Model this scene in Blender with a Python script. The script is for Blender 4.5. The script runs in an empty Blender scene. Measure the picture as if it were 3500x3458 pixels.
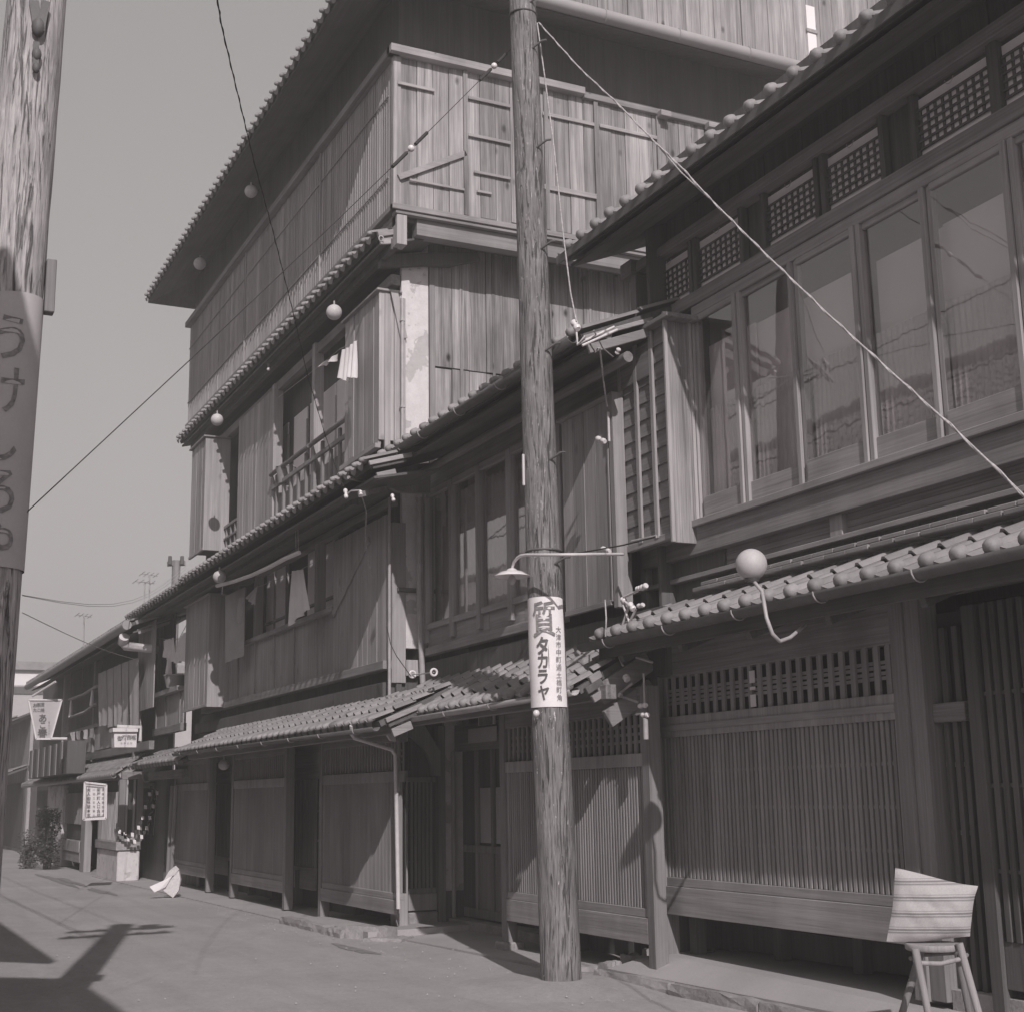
import bpy, math, random
from mathutils import Vector as V, Matrix, Euler
random.seed(7)
sc = bpy.context.scene

# ------------------------------------------------------------------ camera
FPX, CX, CY, W, H_, EYE = 4737.7, 1758., 1732., 3500., 3458., 1.5
RX = V((0.43449755, -0.18974423, -0.88045954))   # world +x (down the row of houses, towards the viewer) in camera axes
RY = V((0.90051062, 0.07295638, 0.42867002))     # world +y (into the houses)
RZ = V((-0.01710252, -0.97911924, 0.20256606))   # world up
cam = bpy.data.cameras.new('camera'); co = bpy.data.objects.new('camera', cam)
sc.collection.objects.link(co); sc.camera = co
cam.sensor_fit = 'HORIZONTAL'; cam.sensor_width = 36; cam.lens = FPX / W * 36
cam.shift_x = (W / 2 - CX) / W; cam.shift_y = (CY - H_ / 2) / W
cam.clip_start = .05; cam.clip_end = 3000
Rm = Matrix(((RX[0], -RX[1], -RX[2]), (RY[0], -RY[1], -RY[2]), (RZ[0], -RZ[1], -RZ[2]))).to_4x4()
co.matrix_world = Matrix.Translation((0, 0, EYE)) @ Rm

# ------------------------------------------------------------------ world, sun, exposure
SUN = V((-1, .24, -.72)).normalized()             # direction the light travels
wd = bpy.data.worlds.new('World'); sc.world = wd; wd.use_nodes = True
nt = wd.node_tree; bg = nt.nodes['Background']
sky = nt.nodes.new('ShaderNodeTexSky'); sky.sky_type = 'NISHITA'; sky.sun_disc = False
sky.sun_elevation = math.asin(-SUN.z); sky.sun_rotation = math.atan2(-SUN.x, -SUN.y)
sky.air_density = 1.6; sky.dust_density = 4.0; sky.ozone_density = 1.0
bw = nt.nodes.new('ShaderNodeRGBToBW'); mx = nt.nodes.new('ShaderNodeVectorMath'); mx.operation = 'MULTIPLY'
gm = nt.nodes.new('ShaderNodeMath'); gm.operation = 'POWER'; gm.inputs[1].default_value = .42
mx.inputs[1].default_value = tuple(1.74 * c for c in (1.0, .955, .945))
nt.links.new(sky.outputs[0], bw.inputs[0]); nt.links.new(bw.outputs[0], gm.inputs[0]); nt.links.new(gm.outputs[0], mx.inputs[0])
nt.links.new(mx.outputs[0], bg.inputs['Color']); bg.inputs['Strength'].default_value = .15 
sl = bpy.data.lights.new('sun', 'SUN'); sl.energy = 3.6; sl.angle = math.radians(.5); sl.color = (1, .965, .95)
so = bpy.data.objects.new('sun', sl); sc.collection.objects.link(so)
so.rotation_euler = SUN.to_track_quat('-Z', 'Y').to_euler()
sc.view_settings.view_transform = 'Standard'; sc.view_settings.look = 'None'
sc.view_settings.exposure = 0; sc.view_settings.gamma = 1
sc.view_settings.use_curve_mapping = False
sc.cycles.max_bounces = 8; sc.cycles.transparent_max_bounces = 12

# ------------------------------------------------------------------ survey: points measured on the photograph, put on the real planes
def ray(px, py):
    c = V((px - CX, py - CY, FPX)); return V((RX.dot(c), RY.dot(c), RZ.dot(c)))
def onY(px, py, y):
    d = ray(px, py); t = y / d.y; return V((d.x * t, y, EYE + d.z * t))
def onX(px, py, x):
    d = ray(px, py); t = x / d.x; return V((x, d.y * t, EYE + d.z * t))
def onZ(px, py, z):
    d = ray(px, py); t = (z - EYE) / d.z; return V((d.x * t, d.y * t, z))
def xr(px, py, y): return onY(px, py, y).x
def zr(px, py, y): return onY(px, py, y).z
def yr(px, py, x): return onX(px, py, x).y

# ------------------------------------------------------------------ materials
TINT = (1.0, .935, .955)
def nodes(name):
    m = bpy.data.materials.new(name); m.use_nodes = True
    return m, m.node_tree, m.node_tree.nodes['Principled BSDF']
def N(t, typ, **k):
    n = t.nodes.new(typ)
    for a, b in k.items(): setattr(n, a, b)
    return n
def tint_out(t, val, bsdf):
    v = N(t, 'ShaderNodeVectorMath', operation='MULTIPLY'); v.inputs[1].default_value = TINT
    t.links.new(val, v.inputs[0]); t.links.new(v.outputs[0], bsdf.inputs['Base Color'])
def mth(t, op, a, b):
    n = N(t, 'ShaderNodeMath', operation=op)
    for i, x in enumerate((a, b)):
        if isinstance(x, (int, float)): n.inputs[i].default_value = x
        elif x is not None: t.links.new(x, n.inputs[i])
    return n.outputs[0]
def mrange(t, v, a, b, c, d):
    n = N(t, 'ShaderNodeMapRange'); t.links.new(v, n.inputs[0])
    for i, x in enumerate((a, b, c, d)): n.inputs[i + 1].default_value = x
    return n.outputs[0]
def coords(t, sx, sy, sz, rnd=True):
    g = N(t, 'ShaderNodeNewGeometry'); m = N(t, 'ShaderNodeMapping'); m.inputs['Scale'].default_value = (sx, sy, sz)
    if rnd:
        oi = N(t, 'ShaderNodeObjectInfo'); cv = N(t, 'ShaderNodeVectorMath', operation='SCALE')
        cb = N(t, 'ShaderNodeCombineXYZ')
        for i, kk in enumerate((57., 91., 33.)): t.links.new(mth(t, 'MULTIPLY', oi.outputs['Random'], kk), cb.inputs[i])
        ad = N(t, 'ShaderNodeVectorMath', operation='ADD')
        t.links.new(g.outputs['Position'], ad.inputs[0]); t.links.new(cb.outputs[0], ad.inputs[1])
        t.links.new(ad.outputs[0], m.inputs['Vector']); return m.outputs[0], oi.outputs['Random'], g.outputs['Position']
    t.links.new(g.outputs['Position'], m.inputs['Vector']); return m.outputs[0], None, g.outputs['Position']
def noise(t, vec, scale, detail=4, rough=.55, dist=0):
    n = N(t, 'ShaderNodeTexNoise'); t.links.new(vec, n.inputs['Vector'])
    n.inputs['Scale'].default_value = scale; n.inputs['Detail'].default_value = detail
    n.inputs['Roughness'].default_value = rough; n.inputs['Distortion'].default_value = dist
    return n.outputs['Fac']
def bump(t, val, bsdf, s, d=.01):
    b = N(t, 'ShaderNodeBump'); b.inputs['Strength'].default_value = s; b.inputs['Distance'].default_value = d
    t.links.new(val, b.inputs['Height']); t.links.new(b.outputs[0], bsdf.inputs['Normal'])
def wood(name, base, axis='z', var=.22, grain=.35, knots=0., blotch=.2, rough=.8):
    m, t, b = nodes(name)
    s = {'z': (1, 1, .025), 'x': (.025, 1, 1), 'y': (1, .025, 1)}[axis]
    vec, rnd, pos = coords(t, *s)
    g1 = noise(t, vec, 70, 5, .6, .15); g2 = noise(t, vec, 14, 3, .5, .5)
    v = mth(t, 'ADD', mrange(t, g1, .3, .7, 1 - grain * .6, 1 + grain * .4), mrange(t, g2, .3, .7, -grain * .5, grain * .5))
    v = mth(t, 'MULTIPLY', v, mrange(t, rnd, 0, 1, 1 - var, 1 + var))
    mp = N(t, 'ShaderNodeMapping'); mp.inputs['Scale'].default_value = (1, 1, .45); t.links.new(pos, mp.inputs['Vector'])
    bl = noise(t, mp.outputs[0], 1.7, 4, .6)
    v = mth(t, 'MULTIPLY', v, mrange(t, bl, .3, .7, 1 - blotch, 1 + blotch))
    if knots:
        vo = N(t, 'ShaderNodeTexVoronoi'); mp2 = N(t, 'ShaderNodeMapping'); mp2.inputs['Scale'].default_value = (3.4, 3.4, 1.9)
        t.links.new(vec, mp2.inputs['Vector'])
        cb = N(t, 'ShaderNodeVectorMath', operation='MULTIPLY'); cb.inputs[1].default_value = (1 / s[0], 1 / s[1], 1 / s[2])
        t.links.new(mp2.outputs[0], cb.inputs[0]); t.links.new(cb.outputs[0], vo.inputs['Vector']); vo.inputs['Scale'].default_value = 1.
        kn = mrange(t, vo.outputs['Distance'], .05, .14, 1 - knots, 1.)
        v = mth(t, 'MULTIPLY', v, kn)
    v = mth(t, 'MULTIPLY', v, base)
    tint_out(t, v, b); b.inputs['Roughness'].default_value = rough
    b.inputs['Specular IOR Level'].default_value = .25
    bump(t, g1, b, .35, .006)
    return m
def plain(name, base, var=.1, scale=6, rough=.85, bmp=.0, fine=60, spec=.3, obvar=0., metal=0.):
    m, t, b = nodes(name)
    vec, rnd, pos = coords(t, 1, 1, 1)
    n1 = noise(t, vec if obvar else pos, scale, 5, .6); n2 = noise(t, pos, fine, 3, .6)
    v = mth(t, 'MULTIPLY', mrange(t, n1, .3, .7, 1 - var, 1 + var), mrange(t, n2, .3, .7, 1 - var * .5, 1 + var * .5))
    if obvar: v = mth(t, 'MULTIPLY', v, mrange(t, rnd, 0, 1, 1 - obvar, 1 + obvar))
    v = mth(t, 'MULTIPLY', v, base); tint_out(t, v, b)
    b.inputs['Roughness'].default_value = rough; b.inputs['Specular IOR Level'].default_value = spec
    b.inputs['Metallic'].default_value = metal
    if bmp: bump(t, n2, b, bmp, .01)
    return m
M = {}
M['board_light'] = wood('weathered_light_boards', .30, 'z', .2, .6, .65, .26)
M['board_front'] = wood('weathered_front_boards', .37, 'z', .16, .3, .3, .12)
M['board_tan'] = wood('knotty_side_boards', .26, 'z', .2, .7, .85, .4)
M['board_mid'] = wood('grey_shutter_boards', .37, 'z', .14, .34, .3, .15)
M['board_mid_x'] = wood('grey_lapped_boards', .26, 'x', .1, .3)
M['frame'] = wood('window_frame_wood', .35, 'z', .08, .3)
M['frame_x'] = wood('window_rail_wood', .33, 'x', .08, .3)
M['lattice'] = wood('lattice_wood', .30, 'z', .14, .25)
M['beam'] = wood('beam_wood', .245, 'x', .08, .4)
M['beam_y'] = wood('cross_beam_wood', .26, 'y', .1, .3)
M['beam_light'] = wood('bare_beam_wood', .34, 'y', .1, .3)
M['post'] = wood('post_wood', .24, 'z', .08, .3)
M['post_light'] = wood('bare_post_wood', .36, 'z', .08, .3)
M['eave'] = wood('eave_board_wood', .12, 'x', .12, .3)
M['dark'] = wood('dark_and_shaded_wood', .12, 'z', .1, .3)  # dark wood; also puts shade into the colour of recessed walls and beams
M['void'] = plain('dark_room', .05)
M['tile'] = plain('clay_roof_tile', .27, .16, 5, .6, .15, 80, .4, .14)
M['tile_dark'] = plain('old_clay_roof_tile', .22, .2, 5, .7, .15, 80, .4, .18)
M['concrete'] = plain('pavement_concrete', .40, .12, 1.2, .9, .25, 70)
M['stone'] = plain('kerb_stone', .34, .22, 6, .9, .6, 45, .2, .1)
M['porcelain'] = plain('white_porcelain', .75, .05, 6, .25, 0, 60, .5)
M['globe'] = plain('opal_glass', .52, .10, 3, .5, 0, 60, .25)
M['metal'] = plain('painted_metal', .40, .15, 8, .45, .05, 90, .5)
M['metal_light'] = plain('pale_painted_metal', .62, .1, 8, .5, .05, 90, .5)
M['metal_dark'] = plain('dark_gutter_metal', .12, .2, 6, .6, .05, 90, .4)
M['gutter'] = plain('weathered_gutter_metal', .34, .1, 2, .55, .03, 90, .4)
M['wire'] = plain('cable_black', .05)
M['rope'] = plain('pale_cable', .42, .25, 30, .9)
M['curtain'] = plain('pale_curtain', .62, .1, 3, .95)
M['cloth'] = plain('white_cloth', .84, .07, 3, .95, .1, 150)
M['cloth_grey'] = plain('grey_cloth', .42, .12, 3, .95, .1, 150)
M['shoji'] = plain('paper_screen', .46, .05, 3, .9)
M['shoji_bright'] = plain('bright_paper_screen', .82, .04, 3, .9)
M['paper'] = plain('poster_paper', .88, .05, 9, .8, .05, 60)
M['sign'] = plain('sign_white', .74, .06, 4, .7)
M['sign_grey'] = plain('sign_grey', .48, .06, 4, .7)
M['ink'] = plain('brush_ink', .14, .15, 30, .8)
M['ink_pale'] = plain('faded_ink', .24, .3, 40, .8)
M['straw'] = plain('straw_bag', .66, .16, 40, .95, .5, 120)
M['leaf'] = plain('leaf', .12, .3, 4, .5, 0, 30, .4, .5)
M['bucket'] = plain('tin_bucket', .28, .15, 9, .5)
M['flag_dark'] = plain('dark_cloth', .06)

def road_mat():
    m, t, b = nodes('road_asphalt'); vec, rnd, pos = coords(t, 1, 1, 1, False)
    n1 = noise(t, pos, .55, 5, .6, .6); n2 = noise(t, pos, 130, 3, .7); n3 = noise(t, pos, 6, 5, .65)
    v = mth(t, 'MULTIPLY', mrange(t, n1, .3, .7, .88, 1.1), mrange(t, n2, .25, .75, .8, 1.2))
    v = mth(t, 'MULTIPLY', v, mrange(t, n3, .3, .7, .92, 1.07))
    mp = N(t, 'ShaderNodeMapping'); mp.inputs['Scale'].default_value = (.25, 3, 1); t.links.new(pos, mp.inputs['Vector'])
    n5 = noise(t, pos, 28, 4, .75)
    v = mth(t, 'MULTIPLY', v, mrange(t, n5, .35, .7, .88, 1.12))
    n4 = noise(t, mp.outputs[0], 1.2, 4, .6, .5)
    v = mth(t, 'MULTIPLY', v, mrange(t, n4, .3, .7, .93, 1.07)); v = mth(t, 'MULTIPLY', v, .38)
    tint_out(t, v, b); b.inputs['Roughness'].default_value = .9; bump(t, n2, b, .5, .006); return m
M['road'] = road_mat()
def plaster_mat():
    m, t, b = nodes('old_plaster'); vec, rnd, pos = coords(t, 1, 1, 1, False)
    n1 = noise(t, pos, 2.2, 6, .62, .5); n2 = noise(t, pos, 50, 4, .6); n3 = noise(t, pos, 9, 5, .6)
    base = mrange(t, n3, .3, .7, .60, .72)
    patch = mrange(t, n1, .565, .575, 1., .74)
    v = mth(t, 'MULTIPLY', base, patch); v = mth(t, 'MULTIPLY', v, mrange(t, n2, .3, .7, .94, 1.05))
    tint_out(t, v, b); b.inputs['Roughness'].default_value = .95
    bump(t, mth(t, 'ADD', mth(t, 'MULTIPLY', patch, 1.), mth(t, 'MULTIPLY', n2, .25)), b, .5, .02); return m
M['plaster'] = plaster_mat()
def pole_mat(name, base, flecks):
    m, t, b = nodes(name); vec, rnd, pos = coords(t, 1, 1, .07, False)
    g1 = noise(t, vec, 60, 6, .65, .8); g2 = noise(t, vec, 22, 5, .65, 2.); g3 = noise(t, pos, 3, 4, .6)
    v = mth(t, 'MULTIPLY', mrange(t, g1, .3, .7, .5, 1.45), mrange(t, g3, .3, .7, .8, 1.2))
    v = mth(t, 'MULTIPLY', v, mrange(t, g2, .36, .45, .35, 1.)); v = mth(t, 'MULTIPLY', v, base)
    if flecks:
        mp = N(t, 'ShaderNodeMapping'); mp.inputs['Scale'].default_value = (1, 1, .35); t.links.new(pos, mp.inputs['Vector'])
        f = noise(t, mp.outputs[0], 38, 3, .7)
        sep = N(t, 'ShaderNodeSeparateXYZ'); t.links.new(pos, sep.inputs[0])
        band = mrange(t, sep.outputs['Z'], 1.2, 2.2, .66, .60)
        fl = mrange(t, mth(t, 'SUBTRACT', f, band), .03, .06, 0, .5); fl = mth(t, 'MULTIPLY', fl, mrange(t, sep.outputs['Z'], 2.3, 2.4, 1, .35))
        v = mth(t, 'ADD', v, fl)
    tint_out(t, v, b); b.inputs['Roughness'].default_value = .75; b.inputs['Specular IOR Level'].default_value = .3
    bump(t, mth(t, 'ADD', g1, mth(t, 'MULTIPLY', mrange(t, g2, .36, .45, 0, 1), 1.5)), b, .7, .012); return m
M['pole'] = pole_mat('tarred_pole_wood', .22, True)
M['pole_near'] = pole_mat('pale_pole_wood', .42, False)
def stripes(name):
    m, t, b = nodes(name); tc = N(t, 'ShaderNodeTexCoord'); sep = N(t, 'ShaderNodeSeparateXYZ')
    t.links.new(tc.outputs['Object'], sep.inputs[0])
    r = N(t, 'ShaderNodeValToRGB'); r.color_ramp.interpolation = 'CONSTANT'
    u = mth(t, 'FRACT', mth(t, 'ADD', mth(t, 'MULTIPLY', sep.outputs['Z'], 11.5), 10.1), 0)
    seq = [(0, .47), (.30, .40), (.34, .26), (.44, .47), (.50, .22), (.62, .47), (.70, .33), (.76, .47)]
    e = r.color_ramp.elements; e[0].position = 0; e[0].color = (.47,) * 3 + (1,); e[1].position = .30; e[1].color = (.40,) * 3 + (1,)
    for p, c in seq[2:]: q = e.new(p); q.color = (c,) * 3 + (1,)
    t.links.new(u, r.inputs[0]); n = noise(t, tc.outputs['Object'], 160, 3, .6)
    v = N(t, 'ShaderNodeVectorMath', operation='SCALE'); t.links.new(r.outputs[0], v.inputs[0]); t.links.new(mrange(t, n, .3, .7, .9, 1.1), v.inputs['Scale'])
    tint_out(t, v.outputs[0], b); b.inputs['Roughness'].default_value = .95; bump(t, n, b, .4, .004); return m
M['stripes'] = stripes('striped_cotton')
def glass_mat():
    m, t, b = nodes('old_window_glass'); out = t.nodes['Material Output']
    tr = N(t, 'ShaderNodeBsdfTransparent'); tr.inputs[0].default_value = (.93, .92, .92, 1)
    gl = N(t, 'ShaderNodeBsdfGlossy'); gl.inputs['Roughness'].default_value = .0; gl.inputs['Color'].default_value = (1, 1, 1, 1)
    fr = N(t, 'ShaderNodeLayerWeight'); fr.inputs['Blend'].default_value = .5; mi = N(t, 'ShaderNodeMixShader')
    vec, rnd, pos = coords(t, 1, 1, .4)
    n = noise(t, vec, 2.6, 2, .5, .6); bp = N(t, 'ShaderNodeBump'); bp.inputs['Strength'].default_value = .22; bp.inputs['Distance'].default_value = .008
    t.links.new(n, bp.inputs['Height']); t.links.new(bp.outputs[0], gl.inputs['Normal'])
    f2 = mth(t, 'ADD', mth(t, 'MULTIPLY', mth(t, 'POWER', fr.outputs['Facing'], 4.), .85), .095)
    t.links.new(f2, mi.inputs[0]); t.links.new(tr.outputs[0], mi.inputs[1]); t.links.new(gl.outputs[0], mi.inputs[2])
    t.links.new(mi.outputs[0], out.inputs['Surface']); return m
M['glass'] = glass_mat()

# ------------------------------------------------------------------ object helpers
WM = {}
def link(name, mesh, parent=None, mw=None):
    o = bpy.data.objects.new(name, mesh); sc.collection.objects.link(o)
    mw = mw or Matrix.Identity(4)
    if parent is not None:
        o.parent = parent; o.matrix_parent_inverse = WM[parent].inverted()
    o.matrix_basis = mw; WM[o] = mw
    return o
def tag(o, label, cat, group=None, kind=None):
    if label: o['label'] = label
    if cat: o['category'] = cat
    if group: o['group'] = group
    if kind: o['kind'] = kind
    return o
def thing(name, label, cat, loc, group=None):
    return tag(link(name, None, None, Matrix.Translation(loc)), label, cat, group)
class MB:
    def __init__(s): s.v = []; s.f = []; s.sm = []
    def add(s, vs, fs, smooth=False):
        n = len(s.v); s.v += [tuple(p) for p in vs]; s.f += [tuple(i + n for i in f) for f in fs]; s.sm += [smooth] * len(fs); return s
    def box(s, x0, x1, y0, y1, z0, z1):
        x0, x1 = sorted((x0, x1)); y0, y1 = sorted((y0, y1)); z0, z1 = sorted((z0, z1))
        return s.add([(x0, y0, z0), (x1, y0, z0), (x1, y1, z0), (x0, y1, z0), (x0, y0, z1), (x1, y0, z1), (x1, y1, z1), (x0, y1, z1)],
                     [(0, 3, 2, 1), (4, 5, 6, 7), (0, 1, 5, 4), (1, 2, 6, 5), (2, 3, 7, 6), (3, 0, 4, 7)])
    def tube(s, pts, r, seg=8, cap=True):
        pts = [V(p) for p in pts]; n = len(pts); rr = r if isinstance(r, (list, tuple)) else [r] * n
        vs = []; up = V((0, 0, 1))
        d0 = (pts[1] - pts[0]).normalized()
        a = d0.cross(up); a = d0.cross(V((1, 0, 0))) if a.length < .1 else a
        a.normalize()
        for i, p in enumerate(pts):
            d = (pts[min(i + 1, n - 1)] - pts[max(i - 1, 0)]).normalized()
            a = (a - d * a.dot(d)).normalized(); b = d.cross(a)
            for k in range(seg):
                t = 2 * math.pi * k / seg; vs.append(p + (a * math.cos(t) + b * math.sin(t)) * rr[i])
        fs = [(i * seg + k, i * seg + (k + 1) % seg, (i + 1) * seg + (k + 1) % seg, (i + 1) * seg + k) for i in range(n - 1) for k in range(seg)]
        s.add(vs, fs, True)
        if cap: s.add(vs[:seg], [tuple(range(seg))[::-1]]); s.add(vs[-seg:], [tuple(range(seg))])
        return s
    def beam(s, p, q, w, h, up=(0, 0, 1)):
        p = V(p); q = V(q); d = (q - p).normalized(); a = d.cross(V(up)); a = V((1, 0, 0)) if a.length < .01 else a
        a.normalize(); b = a.cross(d)
        c = [a * (i * w / 2) + b * (j * h / 2) for i, j in ((-1, -1), (1, -1), (1, 1), (-1, 1))]
        return s.add([p + k for k in c] + [q + k for k in c], [(0, 1, 2, 3), (7, 6, 5, 4), (0, 4, 5, 1), (1, 5, 6, 2), (2, 6, 7, 3), (3, 7, 4, 0)])
    def ball(s, c, r, n=12, m=8, sz=1.):
        c = V(c); vs = [c + V((0, 0, r * sz))]; 
        for i in range(1, m):
            for k in range(n):
                a = math.pi * i / m; t = 2 * math.pi * k / n
                vs.append(c + V((r * math.sin(a) * math.cos(t), r * math.sin(a) * math.sin(t), r * sz * math.cos(a))))
        vs.append(c - V((0, 0, r * sz))); L = len(vs) - 1; fs = [(0, 1 + k, 1 + (k + 1) % n) for k in range(n)]
        for i in range(m - 2):
            for k in range(n):
                a = 1 + i * n; fs.append((a + k, a + n + k, a + n + (k + 1) % n, a + (k + 1) % n))
        fs += [(L, L - n + (k + 1) % n, L - n + k) for k in range(n)]
        return s.add(vs, fs, True)
    def prism(s, poly, dv):
        dv = V(dv); p = [V(a) for a in poly]; n = len(p)
        return s.add(p + [a + dv for a in p], [tuple(range(n))[::-1], tuple(range(n, 2 * n))] + [(i, (i + 1) % n, n + (i + 1) % n, n + i) for i in range(n)])
    def mesh(s, name, mat):
        me = bpy.data.meshes.new(name); me.from_pydata(s.v, [], s.f); me.materials.append(M[mat] if isinstance(mat, str) else mat)
        me.polygons.foreach_set('use_smooth', s.sm); me.update(); return me
    def build(s, name, mat, parent=None, kind=None):
        c = V((0, 0, 0))
        if s.v:
            c = V([(min(p[i] for p in s.v) + max(p[i] for p in s.v)) / 2 for i in range(3)])
            s.v = [(p[0] - c.x, p[1] - c.y, p[2] - c.z) for p in s.v]
        o = link(name, s.mesh(name, mat), parent, Matrix.Translation(c))
        if kind: o['kind'] = kind
        return o
CACHE = {}
def boxmesh(dx, dy, dz, mat, ch):
    k = (round(dx, 3), round(dy, 3), round(dz, 3), mat, ch)
    if k in CACHE: return CACHE[k]
    hx, hy, hz = dx / 2, dy / 2, dz / 2; c = min(ch, hx * .45, hy * .45, hz * .45)
    mb = MB()
    if c <= .0005: mb.box(-hx, hx, -hy, hy, -hz, hz)
    else:
        vs = []; idx = {}
        for sx in (-1, 1):
            for sy in (-1, 1):
                for sz in (-1, 1):
                    for a in range(3):
                        idx[(sx, sy, sz, a)] = len(vs)
                        vs.append((sx * (hx - (0 if a == 0 else c)), sy * (hy - (0 if a == 1 else c)), sz * (hz - (0 if a == 2 else c))))
        fs = []
        def q(l):
            f = [idx[i] for i in l]; p = [V(vs[i]) for i in f]; nrm = (p[1] - p[0]).cross(p[2] - p[0]); cen = sum(p, V()) / len(p)
            fs.append(tuple(f) if nrm.dot(cen) > 0 else tuple(f[::-1]))
        for a in range(3):
            b, d = (a + 1) % 3, (a + 2) % 3
            for s in (-1, 1):
                def key(u, w, aa=a):
                    t = [0, 0, 0]; t[a] = s; t[b] = u; t[d] = w; return (*t, aa)
                q([key(-1, -1), key(1, -1), key(1, 1), key(-1, 1)])
            for u in (-1, 1):
                for w in (-1, 1):
                    def k2(s, aa):
                        t = [0, 0, 0]; t[a] = s; t[b] = u; t[d] = w; return (*t, aa)
                    q([k2(-1, b), k2(1, b), k2(1, d), k2(-1, d)])
        for sx in (-1, 1):
            for sy in (-1, 1):
                for sz in (-1, 1): q([(sx, sy, sz, 0), (sx, sy, sz, 1), (sx, sy, sz, 2)])
        mb.add(vs, fs)
    CACHE[k] = mb.mesh('box', mat); return CACHE[k]
def bx(name, parent, mat, x0, x1, y0, y1, z0, z1, ch=.004, rot=None, kind=None):
    c = V(((x0 + x1) / 2, (y0 + y1) / 2, (z0 + z1) / 2))
    me = boxmesh(abs(x1 - x0), abs(y1 - y0), abs(z1 - z0), mat, ch)
    mw = Matrix.Translation(c)
    if rot: mw = mw @ Euler(rot).to_matrix().to_4x4()
    o = link(name, me, parent, mw)
    if kind: o['kind'] = kind
    return o
def J(a): return random.uniform(-a, a)
def boards_x(parent, mat, x0, x1, y, z0, z1, w, th=.018, name='board', jit=.004, zj=0.):
    n = max(1, round(abs(x1 - x0) / w)); x0, x1 = min(x0, x1), max(x0, x1); d = (x1 - x0) / n
    for i in range(n):
        a = J(jit); bx(name, parent, mat, x0 + i * d + .003, x0 + (i + 1) * d - .003, y + a - (i % 2) * .004, y + th + a, z0 + (random.uniform(0, zj) if zj else 0), z1, .003)
def boards_y(parent, mat, x, y0, y1, z0, z1, w, th=.018, name='board', jit=.004, zj=0.):
    y0, y1 = min(y0, y1), max(y0, y1); n = max(1, round((y1 - y0) / w)); d = (y1 - y0) / n
    for i in range(n):
        a = J(jit); bx(name, parent, mat, x - th + a, x + a + (i % 2) * .005, y0 + i * d + .003, y0 + (i + 1) * d - .003, z0 + (random.uniform(0, zj) if zj else 0), z1, .003)
def slats(parent, mat, x0, x1, y, z0, z1, pitch, w, d=.03, name='slat', joined=False):
    x0, x1 = min(x0, x1), max(x0, x1); n = int(round((x1 - x0) / pitch)); st = (x1 - x0) / n
    if joined:
        mb = MB()
        for i in range(n): c = x0 + (i + .5) * st; mb.box(c - w / 2, c + w / 2, y, y + d, z0, z1)
        return mb.build('slat_lattice', mat, parent, 'stuff')
    for i in range(n):
        c = x0 + (i + .5) * st + J(.0012); bx(name, parent, mat, c - w / 2, c + w / 2, y, y + d, z0, z1, .003)

# roof tiles -------------------------------------------------------
def tile_mesh(w, L, mat, eave, r=.042):
    mb = MB(); nu = 10; th = .018
    def h(u):
        return -.030 * math.sin(math.pi * u / .68) if u < .68 else .040 * math.sin(math.pi * (u - .68) / .32)
    top = [];
    for j, v in enumerate((0, L)):
        for i in range(nu + 1):
            u = i / nu; top.append((u * w, v, h(u) + th + (0.016 if j == 0 else -.004)))
    bot = [(p[0], p[1], p[2] - th) for p in top[:nu + 1]]
    mb.add(top, [(i, i + 1, nu + 2 + i, nu + 1 + i) for i in range(nu)], True)
    mb.add(top[:nu + 1] + bot, [(i, nu + 1 + i, nu + 2 + i, i + 1) for i in range(nu)])
    if eave:
        cx = .83 * w; cz = .04; k = 10
        rg = []
        for yy_, rr_ in ((-.05, .25), (-.046, .62), (-.034, .88), (-.014, 1.), (.03, 1.)): rg += [(cx + r * rr_ * math.cos(2 * math.pi * i / k), yy_, cz + r * rr_ * math.sin(2 * math.pi * i / k)) for i in range(k)]
        mb.add(rg, [tuple(range(k))] + [(j * k + i, (j + 1) * k + i, (j + 1) * k + (i + 1) % k, j * k + (i + 1) % k) for j in range(4) for i in range(k)], True)
        # hanging lip of the pan
        lp = [(i / nu * w * .7, 0, h(i / nu * .7) + .03) for i in range(nu + 1)]; lb = [(p[0], -.004, p[2] - .05 - .012 * math.sin(math.pi * i / nu)) for i, p in enumerate(lp)]
        mb.add(lp + lb, [(i, nu + 1 + i, nu + 2 + i, i + 1) for i in range(nu)], True)
    return mb.mesh('tile', mat)
TM = {}
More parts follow.
